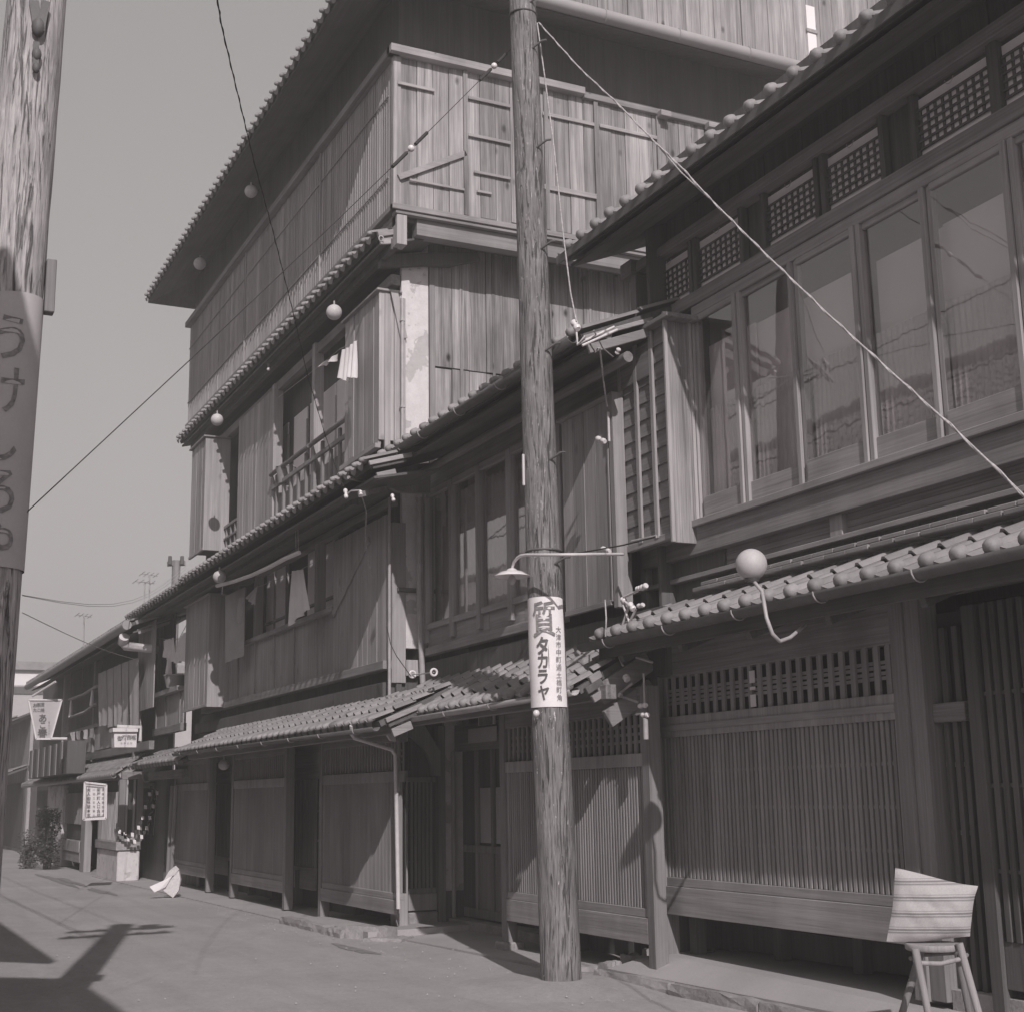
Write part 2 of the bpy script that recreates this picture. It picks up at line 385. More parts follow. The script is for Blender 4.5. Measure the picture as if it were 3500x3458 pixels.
def roof(parent, x0, x1, ye, ze, yw, zw, courses, pitch=.262, mat='tile', under='eave', name='roof', thick=.06, side=None, jit=.004, rd=.042):
    """a pent roof whose eave runs along x; tiles are sub-parts of the roof slab"""
    x0, x1 = min(x0, x1), max(x0, x1); a = math.atan2(zw - ze, yw - ye); Ls = math.hypot(zw - ze, yw - ye)
    mb = MB(); nrm = V((0, -math.sin(a), math.cos(a)))
    A = V((x0, ye, ze)); Bq = V((x1, ye, ze)); Cq = V((x1, yw, zw)); D = V((x0, yw, zw)); o = nrm * thick
    mb.add([A - o, Bq - o, Cq - o, D - o, A, Bq, Cq, D], [(0, 3, 2, 1), (4, 5, 6, 7), (0, 1, 5, 4), (1, 2, 6, 5), (2, 3, 7, 6), (3, 0, 4, 7)])
    r = mb.build(name, under, parent)
    n = max(1, int(round((x1 - x0) / pitch))); w = (x1 - x0) / n; L = Ls / courses if courses > 1 else min(.24, Ls)
    for c in range(courses):
        k = (round(w, 3), round(L, 3), mat, c == 0, rd)
        if k not in TM: TM[k] = tile_mesh(w, L + .03, mat, c == 0, rd)
        for i in range(n):
            s = c * L - (.05 if c == 0 else 0)
            p = A + V((i * w, math.cos(a) * s, math.sin(a) * s)) + nrm * .012
            mw = Matrix.Translation(p) @ Matrix.Rotation(a + J(.012), 4, 'X') @ Matrix.Rotation(J(.008), 4, 'Y') @ Matrix.Translation((J(jit), J(jit), 0))
            link('tile', TM[k], r, mw)
    return r
def tube(name, parent, mat, pts, r, seg=8, kind=None): return MB().tube(pts, r, seg).build(name, mat, parent, kind)
def bm(name, parent, mat, p, q, w, h, up=(0, 0, 1)): return MB().beam(p, q, w, h, up).build(name, mat, parent)
def gutter(parent, p, q, r, mat='metal_dark', name='gutter', hooks=0):
    """half-round trough"""
    p = V(p); q = V(q); d = (q - p).normalized(); a = d.cross(V((0, 0, 1))).normalized(); n = 9
    mb = MB(); ring = []
    for e in (p, q):
        for rr in (r, r - .006):
            for k in range(n):
                t = math.pi + math.pi * k / (n - 1); ring.append(e + a * (rr * math.cos(t)) + V((0, 0, rr * math.sin(t))))
    fs = []
    for k in range(n - 1):
        fs += [(k, k + 1, 2 * n + k + 1, 2 * n + k), (n + k, 3 * n + k, 3 * n + k + 1, n + k + 1), (k, n + k, n + k + 1, k + 1), (2 * n + k, 2 * n + k + 1, 3 * n + k + 1, 3 * n + k)]
    fs += [(0, 2 * n, 3 * n, n), (n - 1, 2 * n - 1, 4 * n - 1, 3 * n - 1)]
    mb.add(ring, fs, True); g = mb.build(name, mat, parent)
    if hooks:
        hb = MB(); L = (q - p).length
        for i in range(hooks):
            c = p + d * (L * (i + .5) / hooks)
            hb.tube([c + a * ((r + .008) * math.cos(t)) + V((0, 0, (r + .008) * math.sin(t))) for t in [math.pi * (1 + k / 8) for k in range(9)]], .006, 5)
        hb.build('gutter_hooks', 'metal', g, 'stuff')
    return g
def globe(c, r, label, hang=None, group='round opal globe lamps under the eaves'):
    t = thing('globe_lamp', label, 'lamp', c, group)
    MB().ball(c, r, 24, 16).build('globe', 'globe', t)
    if hang: tube('lamp_stem', t, 'metal', hang, .012)
    return t
def cloth(name, parent, mat, tl, tr, bl, br, waves=4, amp=.015, nu=24, nv=10, depth=(0, -1, 0), sag=0.):
    tl, tr, bl, br = map(V, (tl, tr, bl, br)); dp = V(depth); mb = MB(); vs = []; ph = random.uniform(0, 6)
    for j in range(nv + 1):
        v = j / nv; a = tl.lerp(bl, v); b = tr.lerp(br, v)
        for i in range(nu + 1):
            u = i / nu; p = a.lerp(b, u) + dp * (amp * math.sin(u * waves * 2 * math.pi + ph + v * 1.3) * (.4 + .6 * v)) + V((0, 0, -sag * math.sin(math.pi * u) * (1 - v)))
            p += V((0, 0, J(.01) if j == nv else 0)); vs.append(p)
    off = dp * .004; n = len(vs)
    fs = [(j * (nu + 1) + i, j * (nu + 1) + i + 1, (j + 1) * (nu + 1) + i + 1, (j + 1) * (nu + 1) + i) for j in range(nv) for i in range(nu)]
    mb.add(vs, fs, True); mb.add([p - off for p in vs], [f[::-1] for f in fs], True)
    return mb.build(name, mat, parent)
def text_mesh(txt, size, bold=0.):
    c = bpy.data.curves.new('lettering', 'FONT'); c.body = txt; c.size = size; c.offset = bold; c.align_x = 'CENTER'; c.align_y = 'CENTER'; c.resolution_u = 3
    o = bpy.data.objects.new('lettering', c); sc.collection.objects.link(o)
    dg = bpy.context.evaluated_depsgraph_get(); me = bpy.data.meshes.new_from_object(o.evaluated_get(dg))
    bpy.data.objects.remove(o); bpy.data.curves.remove(c)
    return me
def lettering(name, parent, mat, chars, mapf, bold=0., sx=1., each=False):
    """chars: (character, u, v, size); mapf(u, v) gives the point on the surface; u right, v up"""
    import bmesh
    root = None; out = bmesh.new()
    for ch, u, v, s in chars:
        me = text_mesh(ch, s, bold * s); t = bmesh.new(); t.from_mesh(me)
        bmesh.ops.triangulate(t, faces=t.faces[:]); t.verts.ensure_lookup_table()
        if t.verts:
            xs = [w.co.x for w in t.verts]; ys = [w.co.y for w in t.verts]; cx, cy = (min(xs) + max(xs)) / 2, (min(ys) + max(ys)) / 2
            for w in t.verts: w.co = V(mapf(u + (w.co.x - cx) * sx, v + w.co.y - cy))
        m2 = bpy.data.meshes.new('tmp'); t.to_mesh(m2); t.free(); out.from_mesh(m2)
        bpy.data.meshes.remove(m2); bpy.data.meshes.remove(me)
        if each:
            q = bpy.data.meshes.new('character'); out.to_mesh(q); out.free(); out = bmesh.new(); q.materials.append(M[mat]); link('character', q, parent)
    if each: out.free(); return None
    me = bpy.data.meshes.new(name); out.to_mesh(me); out.free(); me.materials.append(M[mat])
    o = link(name, me, parent); o['kind'] = 'stuff'; return o

# ================================================================== THE SETTING
MB().add([(-420, -60, 0), (60, -60, 0), (60, 60, 0), (-420, 60, 0)], [(0, 1, 2, 3)]).build('road', 'road', None, 'structure')
def slab(name, mat, pts, zb=-.05):
    mb = MB(); n = len(pts); p = [V(a) for a in pts]
    mb.add(p + [V((a.x, a.y, zb)) for a in p], [tuple(range(n))] + [(i, n + i, n + (i + 1) % n, (i + 1) % n) for i in range(n)])
    return mb.build(name, mat, None, 'structure')
YG, Y3, Y4 = 5.6, 5.8, 5.6          # front planes of the tall house: ground floor, middle floors, top box
YM, YMU = 6.0, 6.2                  # middle house
YR, YRU = 6.25, 6.5                  # right-hand house
XS = -15.25                          # side wall of the tall house
slab('pavement', 'concrete', [(-30, 4.9, .012), (-17.3, 5.2, .014), (-17.3, 7.4, .02), (-30, 7.4, .012)])
slab('pavement', 'concrete', [(-17.2, 5.22, .05), (-14.55, 5.26, .085), (-14.6, 7.4, .1), (-17.2, 7.4, .05)])
slab('pavement', 'concrete', [(-14.58, 5.55, .012), (-11.0, 5.75, .03), (-10.35, 6.5, .12), (-10.4, 7.4, .12), (-14.9, 7.4, .06)])
pb_ = onZ(1917, 3346, .05); mb = MB(); vs = [(pb_.x, pb_.y, .056)]; rg_ = ((.2, .054), (.45, .035), (.9, .004), (1.1, -.02))
for r_, z_ in rg_: vs += [(pb_.x + r_ * math.cos(a) * (1 + .08 * math.sin(3 * a)), pb_.y + r_ * math.sin(a), z_) for a in [k * math.pi / 16 for k in range(32)]]
mb.add(vs, [(0, 1 + k, 1 + (k + 1) % 32) for k in range(32)] + [(1 + j * 32 + k, 33 + j * 32 + k, 33 + j * 32 + (k + 1) % 32, 1 + j * 32 + (k + 1) % 32) for j in range(3) for k in range(32)], True); mb.build('road_mound', 'road', None, 'structure')
def stone(x0, y0, x1, y1, w, z0, z1, parent=None, rough=.008):
    mb = MB(); n = 7; m = 4; p = V((x0, y0, 0)); d = V((x1 - x0, y1 - y0, 0)); a = V((-d.y, d.x, 0)).normalized(); rows = []
    prof = [(-w / 2, z0), (-w / 2, z1 * .6 + z0 * .4), (-w / 2 + .015, z1), (w / 2 - .015, z1), (w / 2, z1 * .6 + z0 * .4), (w / 2, z0)]
    vs = []
    for i in range(n + 1):
        for (o, z) in prof:
            vs.append(p + d * (i / n) + a * (o + J(rough)) + V((0, 0, z + (J(rough) if z > z0 else 0))))
    k = len(prof); fs = [(i * k + j, (i + 1) * k + j, (i + 1) * k + j + 1, i * k + j + 1) for i in range(n) for j in range(k - 1)]
    fs += [tuple(range(k))[::-1], tuple(range(n * k, n * k + k))]
    return mb.add(vs, [f[::-1] for f in fs]).build('stone', 'stone', parent)
kerb = thing('kerb', 'low row of rough kerb stones in front of the four storey house', 'kerb', (-16, 5.2, 0))
for a, b in ((-17.15, -16.35), (-16.33, -15.55), (-15.53, -14.95)): stone(a, 5.13 + J(.01), b, 5.15 + J(.01), .14, -.02, .085, kerb)
k2 = thing('kerb', 'short pale worn stone step beside the corner post of the four storey house', 'kerb', (-14.8, 5.3, 0))
stone(-14.95, 5.2, -14.5, 5.52, .2, -.02, .13, k2); stone(-14.6, 5.3, -14.25, 5.6, .3, -.02, .035, k2)
# raised forecourt of the right-hand house
fc = [onZ(2045, 3312, .07), onZ(2200, 3345, .09), onZ(2500, 3388, .1)]
dd = (fc[2] - fc[0]); far = fc[0] + dd * 4.2
slab('forecourt', 'concrete', [(fc[0].x + .06, fc[0].y + .05, .08), (far.x, far.y + .06, .1), (far.x, 7.6, .22), (-10.3, 7.6, .22), (-10.22, 6.2, .2)])
k3 = thing('kerb', 'crumbling rough stone kerb at the front of the right-hand house forecourt', 'kerb', tuple(fc[0]))
n = 7
for i in range(n):
    a = fc[0] + (far - fc[0]) * (i / n); b = fc[0] + (far - fc[0]) * ((i + .985) / n)
    stone(a.x, a.y, b.x, b.y, .10, -.03, .078, k3, .011)
k4 = thing('kerb', 'curved ridge of worn stone running from the kerb up to the corner post', 'kerb', tuple(fc[0]))
pts = [onZ(2060, 3305, .08), onZ(2120, 3275, .13), onZ(2200, 3253, .18), onZ(2300, 3243, .21)]
for a, b in zip(pts, pts[1:]): stone(a.x, a.y, b.x, b.y, .12, -.02, (a.z + b.z) / 2 + .01, k4, .012)
stone(fc[0].x - .35, fc[0].y - .12, fc[0].x - .1, fc[0].y - .1, .07, -.02, .03, k3, .01)

# ================================================================== FOUR STOREY HOUSE
T = thing('four_storey_house', 'tall four storey timber house with a boarded top floor and deep dark eaves', 'house', (-20, 6.2, 0))
XL = xr(648, 1250, Y4); XC = xr(1352, 430, Y4); xT = XS; ZB = 8.47; ZT = 10.42
# inner walls
bx('wall', T, 'dark', XL + .4, XS - .02, 6.12, 6.3, 0, 8.5)
bx('wall', T, 'void', XL + .45, XS - .4, 6.9, 7.1, 0, 8.4)
bx('wall', T, 'dark', XL + .5, XL + .56, 5.9, 12, 0, 8.6)
bx('wall', T, 'dark', XL + .05, XC - .05, Y4 + .06, 13, ZB - .12, 11.5)
# top box: boards on the front and on the side
boards_x(T, 'board_front', XL, XC, Y4, ZB, ZT, .165, .02)
mb = MB()
for i in range(132): c = XL + (XC - XL) * (i + .5) / 132 + J(.01); mb.box(c - .008, c + .008, Y4 - .010, Y4 - .004, ZB + .02, ZT - .02)
mb.build('batten_strips', 'board_front', T, 'stuff')
for zz in (ZT - .45, ZB + .42):
    for a, b in ((XL, XL + 4.1), (XL + 4.15, XL + 8.1), (XL + 8.15, XC - .2)): bx('rail', T, 'frame_x', a, b, Y4 - .022, Y4 - .012, zz, zz + .02, .002)
bx('rail', T, 'beam', XL - .05, XC + .05, Y4 - .1, Y4 + .04, ZT, ZT + .1)
for c in (XL + 4.12, XL + 8.12): bx('post', T, 'frame', c - .02, c + .02, Y4 - .03, Y4 - .012, ZB, ZT)
bx('post', T, 'board_light', XC - .07, XC + .012, Y4 - .03, Y4 + .07, ZB, ZT)
boards_y(T, 'board_light', XC, Y4 + .07, 11.6, ZB, ZT, .215, .02, 'board', .004, .03)
bx('rail', T, 'beam_light', XC - .05, XC + .12, Y4 - .1, 8.2, ZT, ZT + .1)
bx('rail', T, 'beam_y', XC - .05, XC + .07, 8.2, 11.7, ZT - .02, ZT + .07)
SX = lambda px, py: onX(px, py, XC + .03)
for c in ((1590, 300), (1865, 400), (2036, 400), (2250, 450)):
    y = SX(*c).y; bx('post', T, 'board_light', XC + .02, XC + .045, y - .03, y + .03, ZB, ZT)
for a, b, h in (((1360, 283), (1485, 311), .04), ((1600, 333), (1745, 365), .045), ((1600, 460), (1745, 492), .04), ((1855, 392), (2036, 425), .05), ((2050, 430), (2245, 473), .05),
                ((1620, 590), (1745, 610), .035), ((1860, 640), (2050, 675), .07), ((1400, 615), (1595, 652), .03), ((1630, 655), (1680, 662), .03), ((2075, 735), (2125, 742), .05)):
    p = SX(*a); q = SX(*b); z = (p.z + q.z) / 2; bx('rail', T, 'beam_light', XC + .022, XC + .042, p.y, q.y, z - h / 2, z + h / 2, .003)
p = SX(1363, 607); q = SX(1592, 525); bm('rail', T, 'beam_light', p, q, .07, .03, (1, 0, 0))
for a, b in (((2243, 395), (2278, 408)), ((2406, 435), (2475, 452))):
    p = SX(*a); q = SX(*b); bx('rail', T, 'beam_light', XC + .05, XC + .16, p.y, q.y, p.z - .05, p.z + .03)
# floor frame under the top box
bx('floor_beam', T, 'beam', XL, XC + .02, Y4 - .05, Y4 + .1, ZB - .07, ZB)
bx('floor_beam', T, 'beam', XL + .1, XC - .05, Y4 + .02, Y4 + .16, ZB - .24, ZB - .073)
bx('floor_beam', T, 'beam_y', XC - .05, XC + .04, Y4 - .05, 11.7, ZB - .07, ZB)
bx('floor_beam', T, 'beam_y', XC - .12, XC + .015, Y4 + .0, 11.7, ZB - .115, ZB - .073)
bx('floor_beam', T, 'beam_y', XC - .22, XC - .06, Y4 + .3, 11.7, ZB - .32, ZB - .118)
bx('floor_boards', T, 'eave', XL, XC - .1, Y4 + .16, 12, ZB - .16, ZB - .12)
bx('post_stub', T, 'post_light', XC - .17, XC + .0, Y4 + .02, Y4 + .15, ZB - .5, ZB - .118)
# top roof: a hipped roof with a deep overhang
ZE = 11.12; YE = 4.9; XE = XC + .75; XLE = xr(508, 986, YE)
mb = MB(); g = .42; k = 2.2; th = .07
def hip(z):
    return [(XLE, YE, z), (XE, YE, z), (XE, 14, z), (XLE, 14, z), (XLE + k, YE + k, z + k * g), (XE - k, YE + k, z + k * g), (XE - k, 14, z + k * g), (XLE + k, 14, z + k * g)]
mb.add(hip(ZE), [(0, 1, 5, 4), (1, 2, 6, 5), (3, 0, 4, 7), (4, 5, 6, 7)]); mb.add(hip(ZE - th), [(0, 4, 5, 1), (1, 5, 6, 2), (3, 7, 4, 0)])
A = hip(ZE); Bq = hip(ZE - th); mb.add([A[0], A[1], A[2], A[3], Bq[0], Bq[1], Bq[2], Bq[3]], [(0, 4, 5, 1), (1, 5, 6, 2), (3, 7, 4, 0)])
rf = mb.build('roof', 'eave', T)
def edge_tiles(parent, p, d, up, length, pitch, mat='tile_dark', courses=1):
    n = int(length / pitch); w = length / n; kk = (round(w, 3), 'e', mat)
    if kk not in TM: TM[kk] = tile_mesh(w, .27, mat, True, .03)
    d = V(d).normalized(); up = V(up).normalized(); nr = d.cross(up)
    B = Matrix((d, up, nr)).transposed().to_4x4()
    for i in range(n): link('tile', TM[kk], parent, Matrix.Translation(V(p) + d * (i * w) - up * .05 + nr * .012) @ B @ Matrix.Rotation(J(.01), 4, 'X'))
edge_tiles(rf, (XLE, YE, ZE), (1, 0, 0), (0, 1, g), XE - XLE, .245)
edge_tiles(rf, (XE, YE, ZE), (0, 1, 0), (-1, 0, g), 9.0, .262, 'tile')
mb = MB(); [mb.ball((XLE + .05, YE + .05, ZE + .1), .09), mb.tube([(XLE, YE, ZE + .06), (XLE + k, YE + k, ZE + k * g + .08)], .07)]; mb.build('hip_ridge', 'tile_dark', rf)
tube('gutter', T, 'gutter', [(XE + .07, YE - .02, ZE + .02), (XE + .07, 13.9, ZE - .02)], .085, 14)
mb = MB()
for i in range(8): mb.tube([(XE + .07 + .092 * math.cos(t), YE + 1 + i * 1.1, ZE + .092 * math.sin(t)) for t in [math.pi * j / 6 - 1.2 for j in range(9)]], .006, 5)
mb.build('gutter_hooks', 'gutter', T, 'stuff')
# the boarded block that rises behind the side eave
xb = XC - .55
boards_y(T, 'board_light', xb, 7.6, 14.4, 11.55, 15.6, .24, .02, 'board', .006, .05)
bx('wall', T, 'dark', xb - 3, xb - .03, 7.62, 13.2, 11.5, 15.6)
p = onX(2754, 60, xb); q = onX(2790, 215, xb)
bx('window', T, 'shoji_bright', xb + .005, xb + .02, p.y, q.y + .02, q.z, p.z + .2, .002)
for zz in (110, 205): z = onX(2770, zz, xb).z; bx('window_bar', T, 'frame_x', xb + .01, xb + .04, p.y - .02, q.y + .04, z - .03, z + .03)
# side wall below the top box
bx('wall', T, 'dark', XS - .5, XS - .05, 6.14, 13, 0, 8.4)
bx('plaster_wall', T, 'plaster', XS - .06, XS, Y3 + .12, yr(1465, 1100, XS), 3.2, 8.4, .006)
yb = yr(1467, 1100, XS); zj = onX(1600, 1268, XS).z
bx('post', T, 'post', XS - .05, XS + .02, yb, yb + .07, 4.9, 8.35)
boards_y(T, 'board_tan', XS + .005, yb + .07, 11.8, zj + .005, 8.35, .235, .02, 'board', .006)
boards_y(T, 'board_tan', XS - .012, yb + .07, 11.8, 4.9, zj - .005, .235, .02, 'board', .006)
for y in (yb + .43, yb + .88, yb + 1.33, yb + 2.3, yb + 3.1): bx('batten', T, 'board_tan', XS + .008, XS + .025, y - .02, y + .02, 4.9, 8.35)
# third floor eave (between third and top floors)
z3e = zr(1250, 845, 5.46); roof(T, xr(616, 1460, 5.46), xr(1290, 815, 5.46), 5.46, z3e, 5.85, z3e + .15, 1, .245, rd=.03)
e3r = xr(1300, 815, 5.46)
bx('bargeboard', T, 'beam_light', e3r - .03, e3r + .02, 5.42, 5.8, z3e - .02, z3e + .05, .004, (.3, 0, 0))
bx('bargeboard', T, 'beam_light', e3r - .05, e3r - .01, 5.46, 5.8, z3e - .12, z3e - .03, .004, (.2, 0, 0))
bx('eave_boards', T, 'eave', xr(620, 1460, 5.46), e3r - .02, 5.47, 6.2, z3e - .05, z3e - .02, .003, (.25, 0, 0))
bx('eave_beam', T, 'dark', XL + .3, e3r + .0, 5.6, 5.68, z3e - .2, z3e - .06)
mb = MB(); c0 = onX(1285, 805, XS + .3); c1 = onX(1590, 790, XS + .3)
mb.prism([(XS + .02, 5.6, 8.02), (XS + .02, 6.9, 8.26), (XS + .02, 6.95, 8.16), (XS + .02, 6.7, 8.08), (XS + .02, 6.55, 8.02), (XS + .02, 6.2, 7.98), (XS + .02, 5.6, 7.86)], (.1, 0, 0)); mb.build('purlin', 'dark', T)  # purlin coloured dark for the shade under the top box
mb = MB(); cc = onX(1265, 815, e3r)
mb.tube([(e3r + .03, 5.46 + .03 * math.cos(t), z3e - .1 + .035 * math.sin(t)) for t in [j * .7 for j in range(9)]], .008, 6); mb.build('iron_ring', 'metal', T)

# ---- third floor front
def Q(px, py, y=Y3): return onY(px, py, y)
z3t, z3b = 7.75, 5.66
bx('lintel', T, 'beam', XL + .3, XS, Y3 - .02, Y3 + .1, zr(1000, 1290, Y3), zr(1000, 1290, Y3) + .14)
def shutter_box(parent, x0, x1, y0, y1, z0, z1, mat='board_mid', w=.2, mats='board_mid', cap=.06, drop=0.):
    """boarded case for sliding shutters: front boards, a broad end board on the +x side, a cap and a floor"""
    t = MB().box(x0 + .02, x1 - .02, y0 + .022, y1, z0 + .04, z1 - .01).build('shutter_box', 'dark', parent)
    boards_x(t, mat, x0, x1 - .03, y0, z0, z1, w, .02)
    bx('end_board', t, mats, x1 - .028, x1, y0 - .01, y1, z0 - drop, z1)
    bx('cap', t, 'frame_x', x0 - .03, x1 + .04, y0 - .05, y1, z1 + .002, z1 + .03)
    bx('sill', t, 'frame_x', x0, x1 - .03, y0 - .012, y0 + .03, z0 - .05, z0 - .002)
    return t
shutter_box(T, xr(652, 1700, 5.42), xr(700, 1700, 5.42), 5.42, Y3 + .05, zr(700, 1865, 5.42), zr(700, 1500, 5.42), 'board_mid', .2, 'board_front', .05, .05)
xa, xb_ = xr(815, 1650, Y3 - .04), xr(940, 1550, Y3 - .04)
boards_x(T, 'board_mid', xa, xb_ - .12, Y3 - .05, 5.62, zr(930, 1345, Y3), .19)
bx('post', T, 'post_light', xb_ - .11, xb_, Y3 - .07, Y3 + .08, 5.6, zr(935, 1340, Y3) + .05)
xw1 = xr(1083, 1400, Y3)
bx('post', T, 'post_light', xw1 - .06, xw1 + .06, Y3 - .06, Y3 + .08, 5.6, zr(1085, 1200, Y3) + .1)
xw2 = xr(1218, 1300, Y3)
shutter_box(T, xw2, XS - .01, Y3 - .16, Y3 + .12, zr(1310, 1500, Y3 - .16) + .02, zr(1230, 1060, Y3 - .16), 'board_mid', .19, 'board_mid', .05, 0)
bx('shutter_bottom_rail', T, 'frame_x', xw2 - .02, XS + .0, Y3 - .22, Y3 - .15, zr(1300, 1500, Y3 - .2) - .08, zr(1300, 1500, Y3 - .2) - .02)
for i, y in enumerate((Y3 - .1, Y3 + .02, Y3 + .09)): bx('corner_board', T, 'post_light', XS - .03 + .02 * (i % 2), XS + .015 + .01 * i, y, y + .07, 5.45, zr(1350, 1000, Y3) - .02 * i)
tube('drain_pipe', T, 'metal', [(XS + .08, Y3 + .1, 7.5), (XS + .08, Y3 + .1, 5.5)], .025)
for z in (7.2, 6.1): bx('pipe_clamp', T, 'metal', XS + .05, XS + .11, Y3 + .07, Y3 + .13, z, z + .03)
bm('loose_board', T, 'post_light', (XS + .05, Y3 + .0, 7.6), (XS + .05, Y3 + .13, 7.0), .09, .02, (1, 0, 0))
# shoji behind the railing
ys = 6.02
for a, b in ((948, 985), (1005, 1050), (1060, 1078), (1105, 1148), (1151, 1195)):
    x0, x1 = xr(a, 1450, ys), xr(b, 1450, ys); z0 = 5.95; z1 = 7.05
    s = bx('paper_screen', T, 'shoji_bright', x0, x1, ys, ys + .02, z0, z1 + .2, .002)
    bx('screen_frame', s, 'frame_x', x0 - .03, x1 + .03, ys - .02, ys - .004, z0 - .05, z0 - .005); bx('screen_frame', s, 'frame', x1 + .005, x1 + .035, ys - .02, ys + .02, z0, z1)
bx('room_wall', T, 'dark', xr(945, 1500, ys), xr(1215, 1400, ys), ys + .03, ys + .06, 5.4, 7.7)
zrail = zr(1210, 1410, Y3 - .1); zlow = zr(1205, 1473, Y3 - .08)
rl = tube('railing', T, 'post', [(xb_, Y3 - .1, zrail), (xw1 - .02, Y3 - .1, zrail)], .035, 10); rl2 = tube('railing', T, 'post', [(xw1 + .04, Y3 - .1, zrail), (xw2 - .03, Y3 - .1, zrail)], .035, 10)
bx('railing', T, 'post', xb_, xw2, Y3 - .1, Y3 - .06, zlow - .03, zlow + .03)
for i in range(10):
    x = xb_ + .2 + (xw2 - xb_ - .3) * i / 9; bx('baluster', T, 'post', x - .035, x + .035, Y3 - .08, Y3 - .04, 5.5, zrail - .04 if i % 2 == 0 else zlow - .03)
boards_x(T, 'board_mid', xb_, xw2, Y3 + .02, 5.4, zlow - .12, .3, .02, 'panel', .002)
xo0, xo1 = xr(775, 1700, Y3), xa
bx('railing', T, 'post', xo0, xo1, Y3 - .04, Y3, 6.05, 6.1); bx('railing', T, 'post', xo0, xo1, Y3 - .04, Y3, 5.85, 5.89)
for i in range(4): x = xo0 + .1 + i * .28; bx('baluster', T, 'post', x, x + .05, Y3 - .03, Y3 + .01, 5.4, 6.08)

# second eave (between second and third floors)
e2r = xr(1262, 1600, 5.05)
roof(T, xr(622, 1985, 5.06), e2r, 5.06, zr(1200, 1622, 5.06), 5.78, zr(1200, 1622, 5.06) + .25, 2, .25, rd=.032); roof(T, xr(437, 2095, 5.06), xr(620, 1985, 5.06), 5.07, zr(1200, 1622, 5.06) - .05, 5.9, zr(1200, 1622, 5.06) + .2, 2, .25, 'tile_dark', rd=.034)
z2e = zr(1200, 1622, 5.06)
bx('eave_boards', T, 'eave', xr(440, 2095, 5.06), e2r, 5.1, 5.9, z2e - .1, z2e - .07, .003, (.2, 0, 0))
bx('eave_beam', T, 'dark', XL + .2, XS - .02, 5.3, 5.38, z2e - .2, z2e - .06)
for k_, (dz, dy) in enumerate(((.03, 0), (-.015, .05), (-.15, .12))): bx('bargeboard', T, ('beam_light', 'dark', 'beam_light')[k_], e2r + .0 - .03 * k_, e2r + .04 - .03 * k_, 5.03 + dy, (5.55, 5.5, 5.38)[k_], z2e + dz, z2e + dz + .05 + .03 * (k_ == 2), .004, (.28, 0, 0))
# ---- second floor front
z2t, z2b = zr(1250, 1780, Y3), zr(1050, 2400, Y3)
bx('lintel', T, 'beam', XL + .9, XS - .02, Y3 - .05, Y3 + .08, zr(1150, 1830, Y3), zr(1150, 1830, Y3) + .1)
bx('sill_beam', T, 'beam', XL + 1.4, XS + .01, Y3 - .12, Y3 + .02, zr(1000, 2345, Y3 - .1) - .07, zr(1000, 2345, Y3 - .1) + .03)
zs = zr(1000, 2345, Y3 - .1) + .03
bx('wall', T, 'dark', XL + .6, XS, Y3 + .05, Y3 + .12, 2.4, zs - .1)
bx('floor_beam', T, 'dark', XL + .9, XS - .05, Y3 - .1, Y3 + .05, zs - .42, zs - .25)
zk = zr(1000, 2140, Y3)
xd = xr(1152, 2100, Y3); xe = xr(820, 2200, Y3)
boards_x(T, 'board_mid', xd, XS - .02, Y3 - .06, zs + .002, zr(1200, 1830, Y3), .17, .02)
bm('brace', T, 'board_mid', (xd + .05, Y3 - .075, zr(1160, 2100, Y3)), (XS - .6, Y3 - .075, zr(1270, 1850, Y3)), .09, .016, (0, 1, 0))
wf = [xe, xr(880, 2100, Y3), xr(945, 2100, Y3), xr(1013, 2100, Y3), xr(1090, 2100, Y3), xd]
bx('sill', T, 'frame_x', xe - 1.1, xd, Y3 - .08, Y3 + .04, zk - .03, zk + .04)
boards_x(T, 'board_mid', xe - 1.1, xd, Y3 - .01, zs + .002, zk - .03, .55, .02, 'panel', .001)
for x in (xe - .5, xe, wf[1], wf[2], wf[3], wf[4], xd - .03): bx('post', T, 'frame', x - .025, x + .025, Y3 - .04, Y3 + .02, zs, zk - .03)
for x in (xe, wf[1], wf[4]): bx('post', T, 'frame', x - .05, x + .05, Y3 - .05, Y3 + .08, zk, zr(1050, 1880, Y3))
ys = Y3 + .2
for a, b in ((910, 938), (942, 978), (1050, 1078), (1112, 1145)):
    x0, x1 = xr(a, 2100, ys), xr(b, 2100, ys)
    s = bx('paper_screen', T, 'shoji_bright', x0, x1, ys, ys + .02, zk + .3, zk + 1.25, .002); bx('paper_screen', s, 'shoji_bright', x0, x1, ys, ys + .02, zk + .05, zk + .25, .002)
    bx('screen_frame', s, 'frame', x1 + .005, x1 + .035, ys - .02, ys + .03, zk, zk + 1.3); bx('screen_frame', s, 'frame_x', x0, x1, ys - .02, ys + .03, zk + .255, zk + .295)
bx('room_wall', T, 'void', xe - 1.2, xd, ys + .06, ys + .1, zk - .2, 5.2)
shutter_box(T, XL + 1.2, xr(714, 2200, 5.42), 5.42, Y3 + .05, zr(714, 2400, 5.42), zr(714, 2035, 5.42), 'board_mid', .2, 'board_front', .05, .06)
# bamboo blind
sd = tag(cloth('bamboo_blind', None, 'cloth_grey', Q(770, 2035, 5.5), Q(838, 2005, 5.62), Q(768, 2265, 5.5), Q(832, 2240, 5.62), 1, .01, 8, 20), 'grey bamboo blind hanging beside the end of a shutter box on the second floor', 'blind')
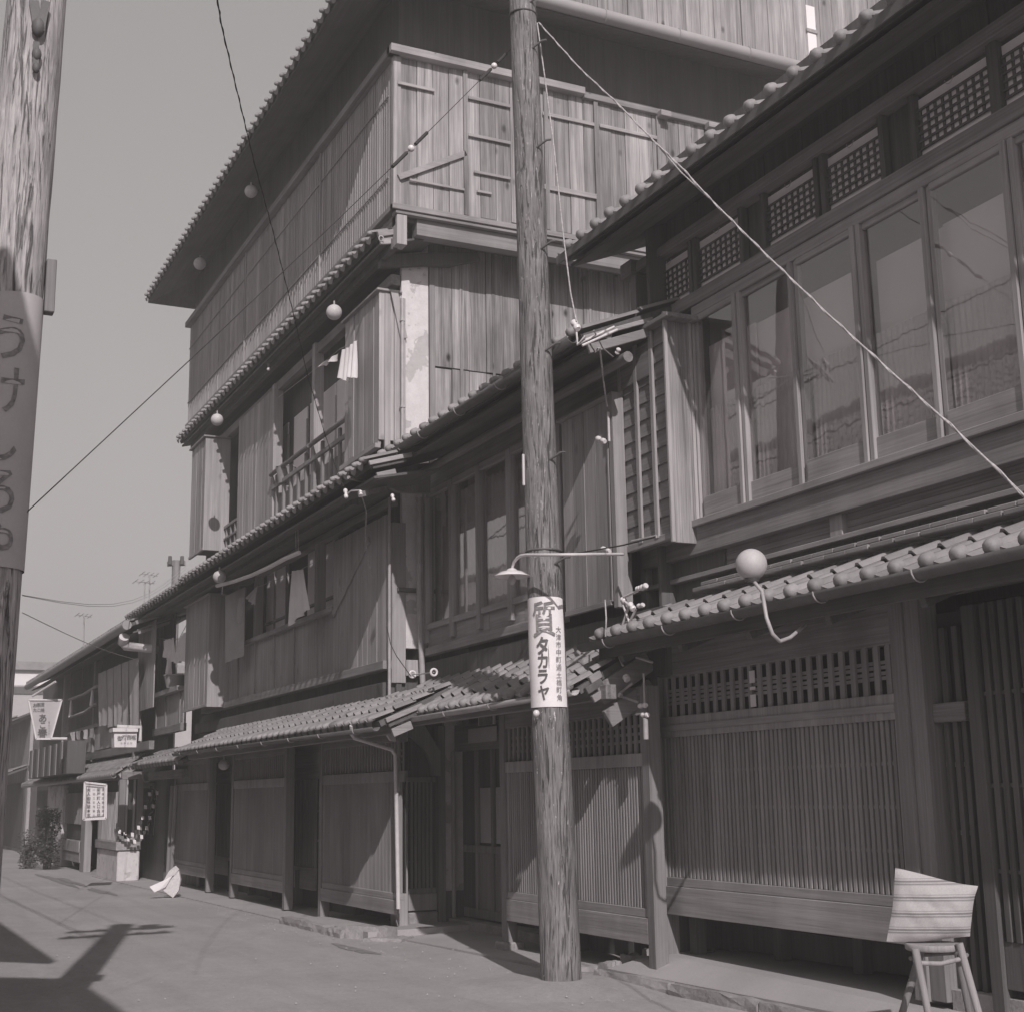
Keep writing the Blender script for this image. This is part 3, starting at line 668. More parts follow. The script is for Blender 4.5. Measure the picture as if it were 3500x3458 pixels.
# corner strip, plaster and pipes beside the middle house (they stand on the side wall)
bx('corner_board', T, 'post_light', XS - .02, XS + .02, Y3 - .01, yr(1385, 2000, XS), zr(1385, 2350, Y3 + .15) + .06, zr(1370, 1770, Y3))
bx('ledge', T, 'metal_dark', XS, XS + .05, Y3 + .05, yr(1430, 2010, XS), zr(1400, 2022, Y3 + .2), zr(1400, 2022, Y3 + .2) + .05)
bx('plank', T, 'post_light', XS, XS + .06, yr(1383, 2250, XS), yr(1428, 2250, XS), zr(1400, 2305, 5.95), zr(1400, 2250, 5.95))
dp = tag(tube('drain_pipe', None, 'metal', [onX(1331, 1700, XS + .12), onX(1331, 2050, XS + .12), onX(1331, 2410, XS + .12)], .02), 'thin straight drain pipe down the corner of the four storey house beside the plaster', 'pipe')
dp = tag(tube('drain_pipe', None, 'metal', [onX(1433, 1700, XS + .14), onX(1433, 2050, XS + .14), onX(1447, 2380, XS + .14)], .035), 'thick leaning drain pipe between the plaster strip and the middle house windows', 'pipe')
# first eave
e1r = xr(1295, 2455, 5.02); ze1 = zr(1200, 2478, 5.02)
XE1 = xr(607, 2572, 5.02); roof(T, XE1, e1r, 5.02, ze1, Y3 + .02, ze1 + .36, 4, .25, rd=.034)
bx('eave_beam', T, 'beam', XL + .3, e1r - .1, 5.2, 5.3, ze1 - .12, ze1 - .03)
gutter(T, (XE1, 4.97, ze1 - .02), (e1r + .05, 4.97, ze1 - .06), .045, 'metal_dark', 'gutter', 8)
for k_, (dz, dy) in enumerate(((.06, .02), (.0, .06), (-.12, .12))): bx('bargeboard', T, ('beam_light', 'dark', 'beam_light')[k_], e1r + .0 - .03 * k_, e1r + .05 - .03 * k_, 5.05 + dy, (5.5, 5.45, 5.4)[k_], ze1 + dz, ze1 + dz + .05 + .04 * (k_ == 2), .004, (.38, 0, 0))
p0 = onY(1205, 2480, 4.95); 
dpp = tag(tube('drain_pipe', None, 'metal_light', [onY(1202, 2478, 4.97), onY(1203, 2508, 4.99), onY(1212, 2520, 5.02), onY(1340, 2560, 5.5), onY(1352, 2580, 5.56), onY(1362, 3105, 5.56)], .024, 10), 'pale drain pipe slanting back from the eave gutter and down the corner post', 'pipe')
# ---- ground floor
zl = 0
def degoshi(parent, xa, xb, y, zlat0, zlat1, zbd0, zrm0, zrm1, ztop, pitch, w, zpost, joined=True, rail=3, ranma=True, pw=.09, posts=(1, 1)):
    """projecting lattice bay: posts, lattice of slats, top board, fine transom lattice, kick board"""
    if posts[0]: bx('post', parent, 'post', xa - pw, xa, y - .02, y + .10, zpost, ztop)
    if posts[1]: bx('post', parent, 'post', xb, xb + pw, y - .02, y + .10, zpost, ztop)
    la = slats(parent, 'lattice', xa + .04, xb - .04, y + .01, zlat0, zlat1, pitch, w, .03, 'slat', joined)
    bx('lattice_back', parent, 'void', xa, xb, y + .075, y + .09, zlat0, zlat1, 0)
    for i in range(rail): z = zlat0 + (zlat1 - zlat0) * (i + 1) / (rail + 1); bx('lattice_rail', parent, 'lattice', xa + .04, xb - .04, y + .022, y + .058, z - .014, z + .014)
    bx('bottom_rail', parent, 'frame_x', xa, xb, y - .005, y + .07, zlat0 - .07, zlat0)
    bx('kick_board', parent, 'frame_x', xa, xb, y - .02, y + .02, zbd0, zlat0 - .072)
    bx('top_rail', parent, 'frame', xa, xb, y - .01, y + .07, zlat1, zrm0)
    bx('stile', parent, 'frame', xa + .002, xa + .038, y + .005, y + .05, zlat0, zlat1); bx('stile', parent, 'frame', xb - .038, xb - .002, y + .005, y + .05, zlat0, zlat1)
    if ranma:
        mb = MB(); n = int((xb - xa) / (pitch * 2.2)); st = (xb - xa) / n
        for i in range(n): c = xa + (i + .5) * st; mb.box(c - st * .18, c + st * .18, y + .01, y + .03, zrm0, zrm1)
        for z in (.34, .44, .56, .66) if rail > 2 else (.3, .5, .7): zz = zrm0 + (zrm1 - zrm0) * z; mb.box(xa, xb, y + .032, y + .045, zz - .012, zz + .012)
        for i in range(n): c = xa + (i + 1) * st; mb.box(c - st * .14, c + st * .14, y + .05, y + .065, zrm0, zrm1)
        mb.build('transom_lattice', 'lattice', parent, 'stuff')
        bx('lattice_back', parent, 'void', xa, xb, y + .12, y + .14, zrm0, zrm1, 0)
    bx('lintel', parent, 'beam', xa - pw * 0, xb, y - .005, y + .1, zrm1, ztop)
zlatB = zr(800, 2960, YG); ztopB = zr(900, 2690, YG); zhead = zr(900, 2663, YG); zrm1 = zr(1250, 2545, YG); zkb = zr(1200, 3095, YG)
zlatB = zr(1200, 3028, YG)
for a, b in ((597, 708), (796, 972), (1102, 1362)):
    xa_, xb2 = xr(a, 2900, YG), xr(b, 2900, YG)
    degoshi(T, xa_, xb2, YG, zlatB, ztopB, zkb, ztopB + .12, zrm1, 2.36, .044, .026, 0.03, True, 2, True, .1, (1, b != 1362))
for a, b in ((737, 787), (1008, 1078)):   # recessed lattice doors
    y = YG + .45; xa_, xb2 = xr(a, 2900, y), xr(b, 2900, y)
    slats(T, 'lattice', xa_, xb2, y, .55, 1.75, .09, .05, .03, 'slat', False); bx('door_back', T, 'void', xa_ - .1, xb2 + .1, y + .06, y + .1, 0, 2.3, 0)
    bx('kick_board', T, 'frame_x', xa_, xb2, y - .01, y + .03, .25, .55); bx('lintel', T, 'beam', xa_ - .3, xb2 + .3, y - .05, y + .05, 1.75, 2.3)
    for z in (.9, 1.3): bx('lattice_rail', T, 'lattice', xa_, xb2, y + .032, y + .05, z, z + .03)
bx('foundation_beam', T, 'dark', XL + .3, XS, YG + .55, YG + .7, .02, .2)
for i in range(8): x = XL + 1 + i * 1.25; bx('stub_post', T, 'dark', x, x + .1, YG + .4, YG + .5, 0, .5)
zc0 = .1
bx('corner_post', T, 'post_light', xr(1364, 2900, Y3) - .03, XS + .0, Y3 - .02, Y3 + .12, zc0 - .04, 2.5)
# side wall at the entrance: narrow lattice window, pillar, plaster
def yy(px, py=2900): return yr(px, py, XS)
bx('wall', T, 'dark', XS - .1, XS - .04, Y3 + .12, 6.75, 0, 3.0)
y0, y1 = yy(1400), yy(1480); z0, z1 = zr(1440, 3045, 5.95), zr(1440, 2670, 5.95)
for i in range(6): y = y0 + (y1 - y0) * (i + .5) / 6; bx('slat', T, 'post', XS - .01, XS + .01, y - .015, y + .015, z0, z1)
bx('window_frame', T, 'post', XS - .01, XS + .015, y0 - .02, y1 + .03, z1, z1 + .06); bx('window_frame', T, 'post', XS - .01, XS + .015, y0 - .02, y1 + .03, z0 - .06, z0)
for z in (.25, .5, .75): zz = z0 + (z1 - z0) * z; bx('lattice_rail', T, 'dark', XS - .025, XS - .012, y0, y1, zz - .01, zz + .01)
bx('kick_board', T, 'post_light', XS - .02, XS + .012, y0 - .02, y1 + .04, .22, z0 - .062); bx('foot_stone', T, 'stone', XS - .1, XS + .02, y0 - .02, y1 + .05, .0, .2, .012)
bx('lattice_back', T, 'void', XS - .04, XS - .03, y0, y1, z0, z1, 0)
bx('post', T, 'post', XS - .05, XS + .05, y1 + .05, yy(1518), .0, 2.3)
bx('plaster_wall', T, 'plaster', XS - .05, XS + .005, yy(1518) + .003, yy(1584), .42, 2.6, .003)
bx('kick_board', T, 'dark', XS - .05, XS + .02, yy(1518) + .003, yy(1584), .0, .42)

# ================================================================== MIDDLE HOUSE (two storeys)
MH = thing('two_storey_house', 'low two storey house squeezed between its taller neighbours behind the utility pole', 'house', (-13, 6.5, 0))
XM0, XM1 = XS + .02, xr(2212, 2900, YM)
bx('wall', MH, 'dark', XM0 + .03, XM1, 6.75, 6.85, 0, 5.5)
bx('wall', MH, 'dark', XM0 + .03, XM1 + .1, YMU - .02, YMU + .08, 2.45, zr(1600, 2230, YMU))
# ground floor: entrance recess and lattice bay
xp = xr(1735, 3000, YM)
lb0 = zr(2200, 3103, YM); lt1 = zr(2200, 2617, YM); kb0 = zr(2200, 3205, YM)
rm0 = zr(2200, 2572, YM); rm1 = zr(2200, 2435, YM)
degoshi(MH, xp, XM1, YM, lb0, lt1, kb0 - .04, rm0, rm1, rm1 + .22, .046, .026, .09, False, 0, True, .11)
bx('foot_stone', MH, 'stone', xp - .18, xp + .06, YM - .07, YM + .15, .0, .1, .015)
bx('foundation_beam', MH, 'dark', xp, XM1, YM + .5, YM + .62, .05, .22); 
for i in range(3): x = xp + .6 + i * 1.0; bx('stub_post', MH, 'dark', x, x + .1, YM + .4, YM + .5, .02, .6)
yd = 6.6; xd0, xd1 = XS + .1, xr(1712, 2900, yd) + .1
dr = bx('door', MH, 'dark', xd0, xd1 + .3, yd + .04, yd + .07, .15, 2.0)
for a, b in ((1636, 1677), (1690, 1712)):
    x0, x1 = xr(a, 2800, yd), xr(b, 2800, yd)
    bx('pane', dr, 'shoji', x0, x1, yd + .02, yd + .032, zr(1660, 2880, yd), zr(1660, 2690, yd), .002)
zz = zr(1660, 2905, yd)
bx('door_rail', dr, 'post', xd0 + .1, xd1 + .2, yd - .005, yd + .035, zz - .03, zz + .05); bx('door_rail', dr, 'post', xd0 + .1, xd1 + .2, yd - .005, yd + .035, .15, .25)
for x in (xr(1628, 2800, yd), xr(1683, 2800, yd)): bx('door_stile', dr, 'post', x - .03, x + .03, yd - .008, yd + .035, .15, 2.0)
boards_x(dr, 'post', xr(1634, 3000, yd), xr(1712, 3000, yd), yd + .015, .25, zz - .03, .16, .015, 'panel')
bx('lintel', MH, 'beam', xd0, xp, yd - .06, yd + .06, 2.0, 2.3)
bx('threshold', MH, 'stone', XS + .1, xp - .1, yd - .15, yd + .1, .02, .13)
tube('bamboo_pole', MH, 'post_light', [(XS + .1, 6.52, .1), (XS + .1, 6.52, 2.0)], .028, 8)
pl = tag(bx('name_plate', None, 'sign_grey', xr(1640, 2460, YM + .3), xr(1695, 2460, YM + .3), YM + .28, YM + .30, zr(1668, 2475, YM + .3), zr(1668, 2445, YM + .3), .004), 'small curved pale plate with dark marks above the entrance door', 'name plate')
x0, x1 = xr(1645, 2460, YM + .3), xr(1690, 2460, YM + .3); zc = zr(1668, 2460, YM + .28)
mb = MB()
for i in range(5): x = x0 + (x1 - x0) * (i + .5) / 5; mb.box(x - .03, x + .03, YM + .272, YM + .279, zc - .045, zc + .045)
mb.build('plate_marks', 'ink', pl)
tag(bx('paper_notice', None, 'sign_grey', xr(1605, 2500, yd - .1), xr(1702, 2500, yd - .1), yd - .12, yd - .11, zr(1650, 2535, yd - .1), zr(1650, 2485, yd - .1), .002), 'wide faded paper notice over the entrance door', 'notice')
# lower roof
yel = 5.48; zel = zr(1700, 2392, yel) ; xl0 = xr(1335, 2455, yel)
roof(MH, XS + .06, XM1 - .15, yel, zel, YMU, zel + .42, 4, .262)
bx('eave_beam', MH, 'beam', XS + .1, XM1, 5.66, 5.76, zel - .1, zel + .02)
gutter(MH, (XS - .1, 5.42, zel - .06), (XM1 - .1, 5.42, zel - .02), .05, 'metal', 'gutter', 5)
for k_, (dz, dy) in enumerate(((.06, .1), (-.02, .05), (-.1, .1))): bx('bargeboard', MH, ('beam_light', 'dark', 'beam_y')[k_], XM1 - .16 + .02 * k_, XM1 - .12 + .02 * k_, yel + dy, yel + .22, zel + dz, zel + dz + .06, .004, (.5, 0, 0))
bx('bargeboard', MH, 'beam_y', XM1 - .15, XM1 - .1, yel + .15, YMU, zel + .0, zel + .17, .004, (.55, 0, 0))
bx('bargeboard', MH, 'beam_y', XM1 - .12, XM1 - .07, yel + .2, YMU, zel - .2, zel - .05, .004, (.55, 0, 0))
# curved bracket at the entrance corner
mb = MB(); c = []
for i in range(9):
    t = i / 8 * math.pi / 2; c.append((XS + .1, 5.75 + .62 * math.sin(t), 2.28 - .42 * (1 - math.cos(t))))
mb.prism([(XS + .06, 5.4, 2.52), (XS + .06, 5.4, 2.4), (XS + .06, 5.45, 2.26), (XS + .06, 5.75, 2.22)] + [(XS + .06, 5.75 + .5 * math.sin(t), 1.72 + .5 * math.cos(t)) for t in [math.pi / 2 * i / 8 for i in range(1, 9)]] + [(XS + .06, 6.35, 1.72), (XS + .06, 6.35, 2.0), (XS + .06, 6.1, 2.38)], (.07, 0, 0))
mb.build('curved_bracket', 'post', MH)
xcap = xr(1318, 2500, 5.38); mb = MB(); mb.prism([(xcap, 5.36, zr(1325, 2468, 5.38)), (xcap, 5.36, zr(1325, 2500, 5.38)), (xcap, 5.42, zr(1325, 2528, 5.38)), (xcap, 5.48, zr(1325, 2532, 5.38)), (xcap, 5.47, zr(1325, 2500, 5.38)), (xcap, 5.45, zr(1325, 2468, 5.38))], (.05, 0, 0)); mb.build('bracket_end_cap', 'metal_light', MH)
# ---- upper floor
zs0 = zr(1640, 2165, YMU); zs1 = zr(1640, 2095, YMU); zw0 = zs1; zw1 = zr(1640, 1600, YMU)
xw0, xw1m = xr(1462, 2100, YMU), xr(1925, 1800, YMU)
bx('sill_beam', MH, 'frame_x', XM0 + .0, xw1m, YMU - .05, YMU + .05, zr(1640, 2175, YMU) - .07, zr(1640, 2175, YMU) + .02)
boards_x(MH, 'frame_x', xw0, xw1m, YMU + .0, zr(1640, 2175, YMU) + .02, zs1 - .0, .8, .02, 'panel', .001)
bx('window_rail', MH, 'frame_x', xw0, xw1m, YMU - .03, YMU + .03, zs1 - .02, zs1 + .05)
bx('window_rail', MH, 'frame_x', xw0, xw1m, YMU - .03, YMU + .03, zw1 - .04, zw1 + .04)
mp = [xw0, xr(1552, 2050, YMU), xr(1645, 2000, YMU), xr(1752, 1950, YMU), xr(1870, 1900, YMU), xw1m]
for i, x in enumerate(mp): bx('mullion', MH, 'frame', x - .045, x + .045, YMU - .045, YMU + .04, zs1 - .18, zw1 + .03)
for a, b in zip(mp, mp[1:]):
    gl = bx('window_pane', MH, 'glass', a + .045, b - .045, YMU + .008, YMU + .011, zs1 + .05, zw1 - .04, 0)
cm = cloth('curtain', MH, 'curtain', (mp[1], YMU + .09, zw1 - .1), (mp[-1], YMU + .09, zw1 - .1), (mp[1], YMU + .09, zs1), (mp[-1], YMU + .09, zs1), 26, .02, 200, 2)
bx('paper_screen', MH, 'shoji_bright', mp[1] + .1, mp[-1], YMU + .14, YMU + .16, zs1 + .4, zw1 + .2); bx('paper_screen', MH, 'shoji', mp[0] - .05, mp[1], YMU + .2, YMU + .22, zs1, zw1 + .1)
bx('transom_board', MH, 'beam', XM0, XM1, YMU - .01, YMU + .05, zw1 + .04, zw1 + .35)
for z_, y_, r_ in ((zw1 + .18, YMU - .22, .05), (zw1 + .36, YMU - .42, .045)): tube('purlin', MH, 'beam', [(XM0 + .1, y_, z_), (xr(1990, 1150, 5.5) - .05, y_, z_)], r_, 10)
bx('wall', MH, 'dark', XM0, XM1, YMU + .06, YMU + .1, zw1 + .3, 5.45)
xt0, xt1 = xr(1925, 1700, 6.1), xr(2085, 1650, 6.1)
shutter_box(MH, xt0, xt1, 6.1, YMU + .1, zr(2000, 2072, 6.1), zr(2000, 1405, 6.1), 'board_mid', .22, 'post_light', .05, .02)
bx('post', MH, 'post_light', xt1 + .02, xt1 + .1, 6.09, 6.2, zr(2100, 2070, 6.1) - .02, zr(2090, 1340, 6.1))
bx('downpipe_strip', MH, 'metal_light', xt1 + .05, xt1 + .07, 6.06, 6.08, zr(2075, 1490, 5.95), zr(2075, 1385, 5.95))
# upper roof
yeu = 5.5; zeu = zr(1700, 1322, yeu); xu0 = xr(1300, 1555, yeu)
xue = xr(1985, 1150, yeu); roof(MH, xu0, xue, yeu, zeu, YMU + 1.2, zeu + .8, 3, .262, 'tile', 'eave')
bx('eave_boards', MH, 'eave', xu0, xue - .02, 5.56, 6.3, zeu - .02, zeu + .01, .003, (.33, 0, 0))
gutter(MH, (xu0, yeu - .05, zeu - .03), (xue - .05, yeu - .05, zeu - .01), .06, 'metal_dark', 'gutter', 5)
for k_, (dz, dy) in enumerate(((.06, .1), (-.04, .1), (-.14, .12))):
    bx('bargeboard', MH, ('beam_light', 'dark', 'beam_y')[k_], xu0 - .06 + .02 * k_, xu0 - .01 + .02 * k_, yeu + dy - .05, yeu + .5, zeu + dz, zeu + dz + .07, .004, (.35, 0, 0))
mb = MB(); mb.prism([(xu0 + .0, 5.52, zeu - .08), (xu0 + .0, 5.52, zeu - .2), (xu0, 5.58, zeu - .32), (xu0, 5.7, zeu - .38), (xu0, 6.1, zeu - .36), (xu0, 6.1, zeu - .0)], (.08, 0, 0)); mb.build('bracket', 'post', MH)
xr_end = xr(2140, 1062, yeu)
bx('bargeboard', MH, 'beam_light', xue - .02, xue + .02, yeu + .0, yeu + .75, zeu + .08, zeu + .12, .004, (.36, 0, 0)); bx('bargeboard', MH, 'beam_y', xue - .04, xue, yeu + .05, yeu + .95, zeu - .0, zeu + .08, .004, (.36, 0, 0))

# ================================================================== RIGHT-HAND HOUSE
RH = thing('lattice_front_house', 'large right-hand timber house with slatted ground floor and glass windows above', 'house', (-8, 7, 0))
XR0 = xr(2250, 2900, YR); XP = xr(2277, 2900, YR); XRE = -3.0
a0 = zr(2285, 2995, YR); a1 = zr(2285, 2520, YR); k0 = zr(2280, 3121, YR); r0 = zr(2262, 2452, YR); r1 = zr(2262, 2318, YR)
xpl = xr(3092, 2800, YR); xpr = xr(3190, 2800, YR)
degoshi(RH, XP, xpl, YR, a0, a1, k0, r0, r1, r1 + .26, .054, .033, .19, False, 3, True, XP - XR0)
bx('top_band', RH, 'frame_x', XP, xpl, YR - .025, YR - .012, a1 + .05, a1 + .10)
bx('pillar', RH, 'post', xpl + .002 + (XP - XR0), xpr, YR - .0, YR + .16, .2, r1 + .3)
bx('beam', RH, 'beam', XR0, XRE, YR - .02, YR + .12, r1 + .262, r1 + .38)
bx('foundation_beam', RH, 'dark', XR0, XRE, YR + .55, YR + .68, .22, .42); bx('foundation_beam', RH, 'dark', XR0, XRE, YR + .7, YR + .8, .2, .3)
for i in range(7): x = XP + .8 + i * .95; bx('stub_post', RH, 'dark', x, x + .1, YR + .45, YR + .55, .2, .7)
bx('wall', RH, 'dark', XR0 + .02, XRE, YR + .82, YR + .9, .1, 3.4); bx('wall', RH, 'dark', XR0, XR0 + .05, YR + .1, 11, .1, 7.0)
# the entrance lattice doors to the right of the pillar, and the next bay
ye = YR + .10
slats(RH, 'dark', xpr + .03, xr(3335, 2800, ye), ye, .28, 1.9, .075, .042, .035, 'slat', False)
slats(RH, 'dark', xpr + .03, xr(3335, 2800, ye), ye, 2.02, 2.5, .11, .05, .035, 'slat', False)
for z in (.75, 1.2, 1.62): bx('lattice_rail', RH, 'lattice', xpr, xr(3345, 2800, ye), ye + .037, ye + .055, z, z + .03)
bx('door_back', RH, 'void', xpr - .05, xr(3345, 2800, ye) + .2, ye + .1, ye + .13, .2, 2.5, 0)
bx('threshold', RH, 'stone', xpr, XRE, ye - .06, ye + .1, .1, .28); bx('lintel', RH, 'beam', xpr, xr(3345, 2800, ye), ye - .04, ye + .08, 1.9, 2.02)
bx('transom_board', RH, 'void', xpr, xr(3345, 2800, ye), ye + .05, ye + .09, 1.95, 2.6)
xq = xr(3340, 2800, YR)
bx('pillar', RH, 'dark', xq - .0, xq + .1, YR - .0, YR + .16, .2, 2.6)
slats(RH, 'dark', xq + .12, XRE, YR + .02, .6, 2.6, .075, .045, .035, 'slat', False)
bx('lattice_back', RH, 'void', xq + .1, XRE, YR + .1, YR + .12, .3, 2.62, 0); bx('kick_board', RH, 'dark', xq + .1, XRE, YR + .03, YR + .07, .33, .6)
for z in (1.0, 1.5, 2.05): bx('lattice_rail', RH, 'dark', xq + .1, XRE, YR + .035, YR + .07, z - .014, z + .014)
for a_, b_ in ((2290, 2332), (2345, 2356), (2372, 2414)): bx('light_slit', RH, 'shoji_bright', xr(2561, 2350, YR), xr(2579, 2350, YR), YR + .004, YR + .009, zr(2570, b_, YR), zr(2570, a_, YR), 0)
# lower roof
yel = 5.76; zel = zr(2300, 2152, yel) + .05; xl0 = xr(2035, 2190, yel)
roof(RH, xl0, XRE, yel, zel, YRU - .12, zel + .25, 2, .262, 'tile', 'eave', jit=.003, rd=.052)
bx('eave_board', RH, 'eave', xl0 + .1, XRE, 5.84, 6.3, zel - .04, zel - .01, .003, (.36, 0, 0))
gutter(RH, (xl0 - .12, yel - .06, zel - .03), (XRE, yel - .06, zel + .0), .062, 'metal_dark', 'gutter', 8)
bx('fascia', RH, 'eave', xl0, XRE, yel + .03, yel + .06, zel - .16, zel - .05)
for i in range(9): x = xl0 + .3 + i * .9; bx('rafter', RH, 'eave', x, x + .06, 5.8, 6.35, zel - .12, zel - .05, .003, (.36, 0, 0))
zt = zel + .33; n = 26
for r_, (yo, zo) in enumerate(((.10, .0), (.06, .045))):
    for i in range(n):
        w = (XRE - xl0 - .9) / n; x = xl0 + .75 - r_ * .05 + i * w + J(.01) + r_ * .12
        bx('flashing_tile', RH, 'tile', x, x + w - .006, YRU - .12 - yo - .02, YRU - .1, zt + zo, zt + zo + .034, .006, (J(.02), J(.008), 0))
for i in range(0, int((XRE - xl0) / .262)):
    x = xl0 + .2 + i * .262
zpl = zr(2160, 2125, YRU)
bx('wall_plate', RH, 'frame_x', XR0 - .6, XRE, YRU - .06, YRU + .02, zt + .16, zt + .20)
bx('wall_band', RH, 'dark', XR0 - .1, XRE, YRU - .0, YRU + .05, zt - .1, zt + .18)
zbm = zr(2600, 1840, YRU); zsl = zr(2713, 1700, YRU)
# boards between the plate and the sill beam
nb = 3
for i in range(nb): z0 = zt + .2 + (zbm - zt - .2) * i / nb; bx('wall_board', RH, 'beam', xr(2225, 2000, YRU), XRE, YRU - .0, YRU + .03, z0 + .001, zt + .2 + (zbm - zt - .2) * (i + 1) / nb - .001, .002)
x = xr(2878, 1850, YRU); bx('wall_post', RH, 'post_light', x - .07, x + .07, YRU - .05, YRU + .02, zt + .2, zbm)
x = xr(2222, 1990, YRU); bx('corner_post', RH, 'post', x - .08, x + .02, YRU - .05, YRU + .08, zt - .1, 6.3)
bx('sill_beam', RH, 'beam', xr(2225, 1900, YRU), XRE, YRU - .09, YRU + .05, zbm, zbm + (zsl - zbm) * .92)
bx('window_sill', RH, 'frame_x', xr(2385, 1800, YRU), XRE, YRU - .13, YRU + .05, zbm + (zsl - zbm) * .93, zsl + .04)
# windows
wz0 = zsl + .04; wz1 = zr(2650, 920, YRU)
mx_ = [xr(2392, 1500, YRU - .03), xr(2545, 1500, YRU - .03), xr(2742, 1450, YRU - .03), xr(2970, 1400, YRU - .03), xr(3215, 1300, YRU - .03)]
pw_ = mx_[3] - mx_[2]; mx_ += [mx_[4] + pw_, mx_[4] + 2 * pw_, mx_[4] + 3 * pw_]
bx('window_head', RH, 'frame_x', mx_[0] - .02, mx_[-1], YRU - .05, YRU + .05, wz1 - .04, wz1 + .05)
bx('lintel', RH, 'beam', xr(2200, 1150, YRU), XRE, YRU - .07, YRU + .06, wz1 + .053, wz1 + .17)
for i, x in enumerate(mx_):
    bx('mullion', RH, 'frame', x - .05, x - .004, YRU - .055 - .01 * (i % 2), YRU - .01, wz0, wz1 - .04); bx('mullion', RH, 'frame', x + .004, x + .05, YRU - .03 - .02 * (i % 2), YRU + .02, wz0, wz1 - .04)
for i, (a, b) in enumerate(zip(mx_, mx_[1:])):
    yo = YRU - .028 + .024 * (i % 2)
    s = bx('window_sash', RH, 'frame_x', a + .05, b - .05, yo - .02, yo + .015, wz0, wz0 + .19)
    bx('sash_rail', s, 'frame_x', a + .05, b - .05, yo - .02, yo + .015, wz1 - .09, wz1 - .04)
    bx('window_pane', s, 'glass', a + .05, b - .05, yo - .002, yo + .001, wz0 + .19, wz1 - .09, 0, (J(.003), 0, J(.005)))
bx('window_jamb', RH, 'frame', mx_[0] - .14, mx_[0] - .055, YRU - .05, YRU + .05, wz0, wz1 - .04)
# room behind the windows
bx('room_ceiling', RH, 'shoji', mx_[0] - .3, mx_[-1] + .4, YRU + .06, YRU + 1.4, wz1 + .1, wz1 + .13)
bx('room_floor', RH, 'post', mx_[0] - .3, mx_[-1] + .4, YRU + .06, YRU + 1.4, wz0 - .05, wz0 - .02)
for i, (a, b) in enumerate(zip(mx_, mx_[1:])): bx('paper_screen', RH, 'shoji_bright', a - .02, b + .02 - (.18 if i == 2 else 0), YRU + .12 + .03 * (i % 2), YRU + .14 + .03 * (i % 2), wz0 + .75, wz1 - .28)
bx('room_wall', RH, 'shoji', mx_[0] - .3, mx_[-1] + .4, YRU + .30, YRU + .34, wz0, wz1 + .1)
bx('room_wall', RH, 'dark', mx_[0] - .3, mx_[0] - .25, YRU + .06, YRU + .8, wz0, wz1 + .1)
for i, (a, b) in enumerate(zip(mx_, mx_[1:])):
    cloth('curtain', RH, 'curtain', (a + .02, YRU + .075, wz0 + .98), (b - .02, YRU + .075, wz0 + .98), (a + .02, YRU + .075, wz0), (b - .02, YRU + .075, wz0), 12 + (i % 3), .016, 84, 2)
# transom: dark boards, pale paper panels with a fine grid
zr0 = wz1 + .20; zr1 = zr0 + .47
bx('transom_wall', RH, 'dark', xr(2200, 1150, YRU), XRE, YRU + .06, YRU + .1, zr0 - .05, 7.2)
xs = [(2228, 2358), (2385, 2533), (2622, 2793), (2830, 3020), (3147, 3402), (3440, 3700)]
for a, b in xs:
    pyc = 950 - (a - 2300) * .42
    x0, x1 = xr(a, pyc, YRU), xr(b, pyc - (b - a) * .45, YRU)
    p = bx('transom_panel', RH, 'shoji_bright', x0, x1, YRU + .03, YRU + .045, zr0, zr1 - .02, .002)
    mb = MB(); g0, g1 = zr0 + .07, zr1 - .11; nx = max(7, round((x1 - x0) / .078))
    for i in range(nx + 1): c = x0 + .02 + (x1 - x0 - .04) * i / nx; mb.box(c - .011, c + .011, YRU + .02, YRU + .029, g0, g1)
    for i in range(6): c = g0 + (g1 - g0) * i / 5; mb.box(x0 + .0, x1, YRU + .011, YRU + .019, c - .009, c + .009)
    mb.build('grid_bars', 'dark', p, 'stuff')
    bx('panel_frame', p, 'dark', x0 - .05, x0, YRU - .02, YRU + .05, zr0 - .02, zr1 + .02); bx('panel_frame', p, 'dark', x1, x1 + .05, YRU - .02, YRU + .05, zr0 - .02, zr1 + .02)
    tube('wire_hook', p, 'metal', [((x0 + x1) / 2 + .04 * math.cos(t), YRU - .01, zr1 - .03 + .04 * math.sin(t)) for t in [math.pi * (1 + j / 6) for j in range(7)]], .003, 4)
bx('transom_beam', RH, 'beam', xr(2200, 1150, YRU), XRE, YRU - .06, YRU + .06, zr1 + .022, zr1 + .12)
for i in range(14): x = XR0 + .1 + i * .5; bx('transom_board', RH, 'dark', x, x + .49, YRU + .03, YRU + .058, zr1 + .12, 7.1)
# upper roof
yeu = 5.91; P = onY(2600, 386, yeu); zeu = P.z + .03; xu0 = xr(1925, 890, yeu)
roof(RH, xu0, XRE, yeu, zeu, YRU + 1.4, zeu + .8, 3, .262, 'tile', 'eave', jit=.003, rd=.05)
bx('eave_edge', RH, 'metal_dark', xu0, XRE, yeu - .075, yeu - .06, zeu - .10, zeu - .012)
bx('eave_boards', RH, 'eave', xu0 + .05, XRE, yeu + .02, yeu + .95, zeu + .06, zeu + .09, .003, (.39, 0, 0))
bx('eave_beam', RH, 'eave', xu0 + .3, XRE, yeu + .28, yeu + .38, zeu - .02, zeu + .09)
bx('purlin_end', RH, 'beam_y', XR0 - .55, XR0 - .35, YRU - .1, YRU + .1, zeu - .25, zeu - .1)
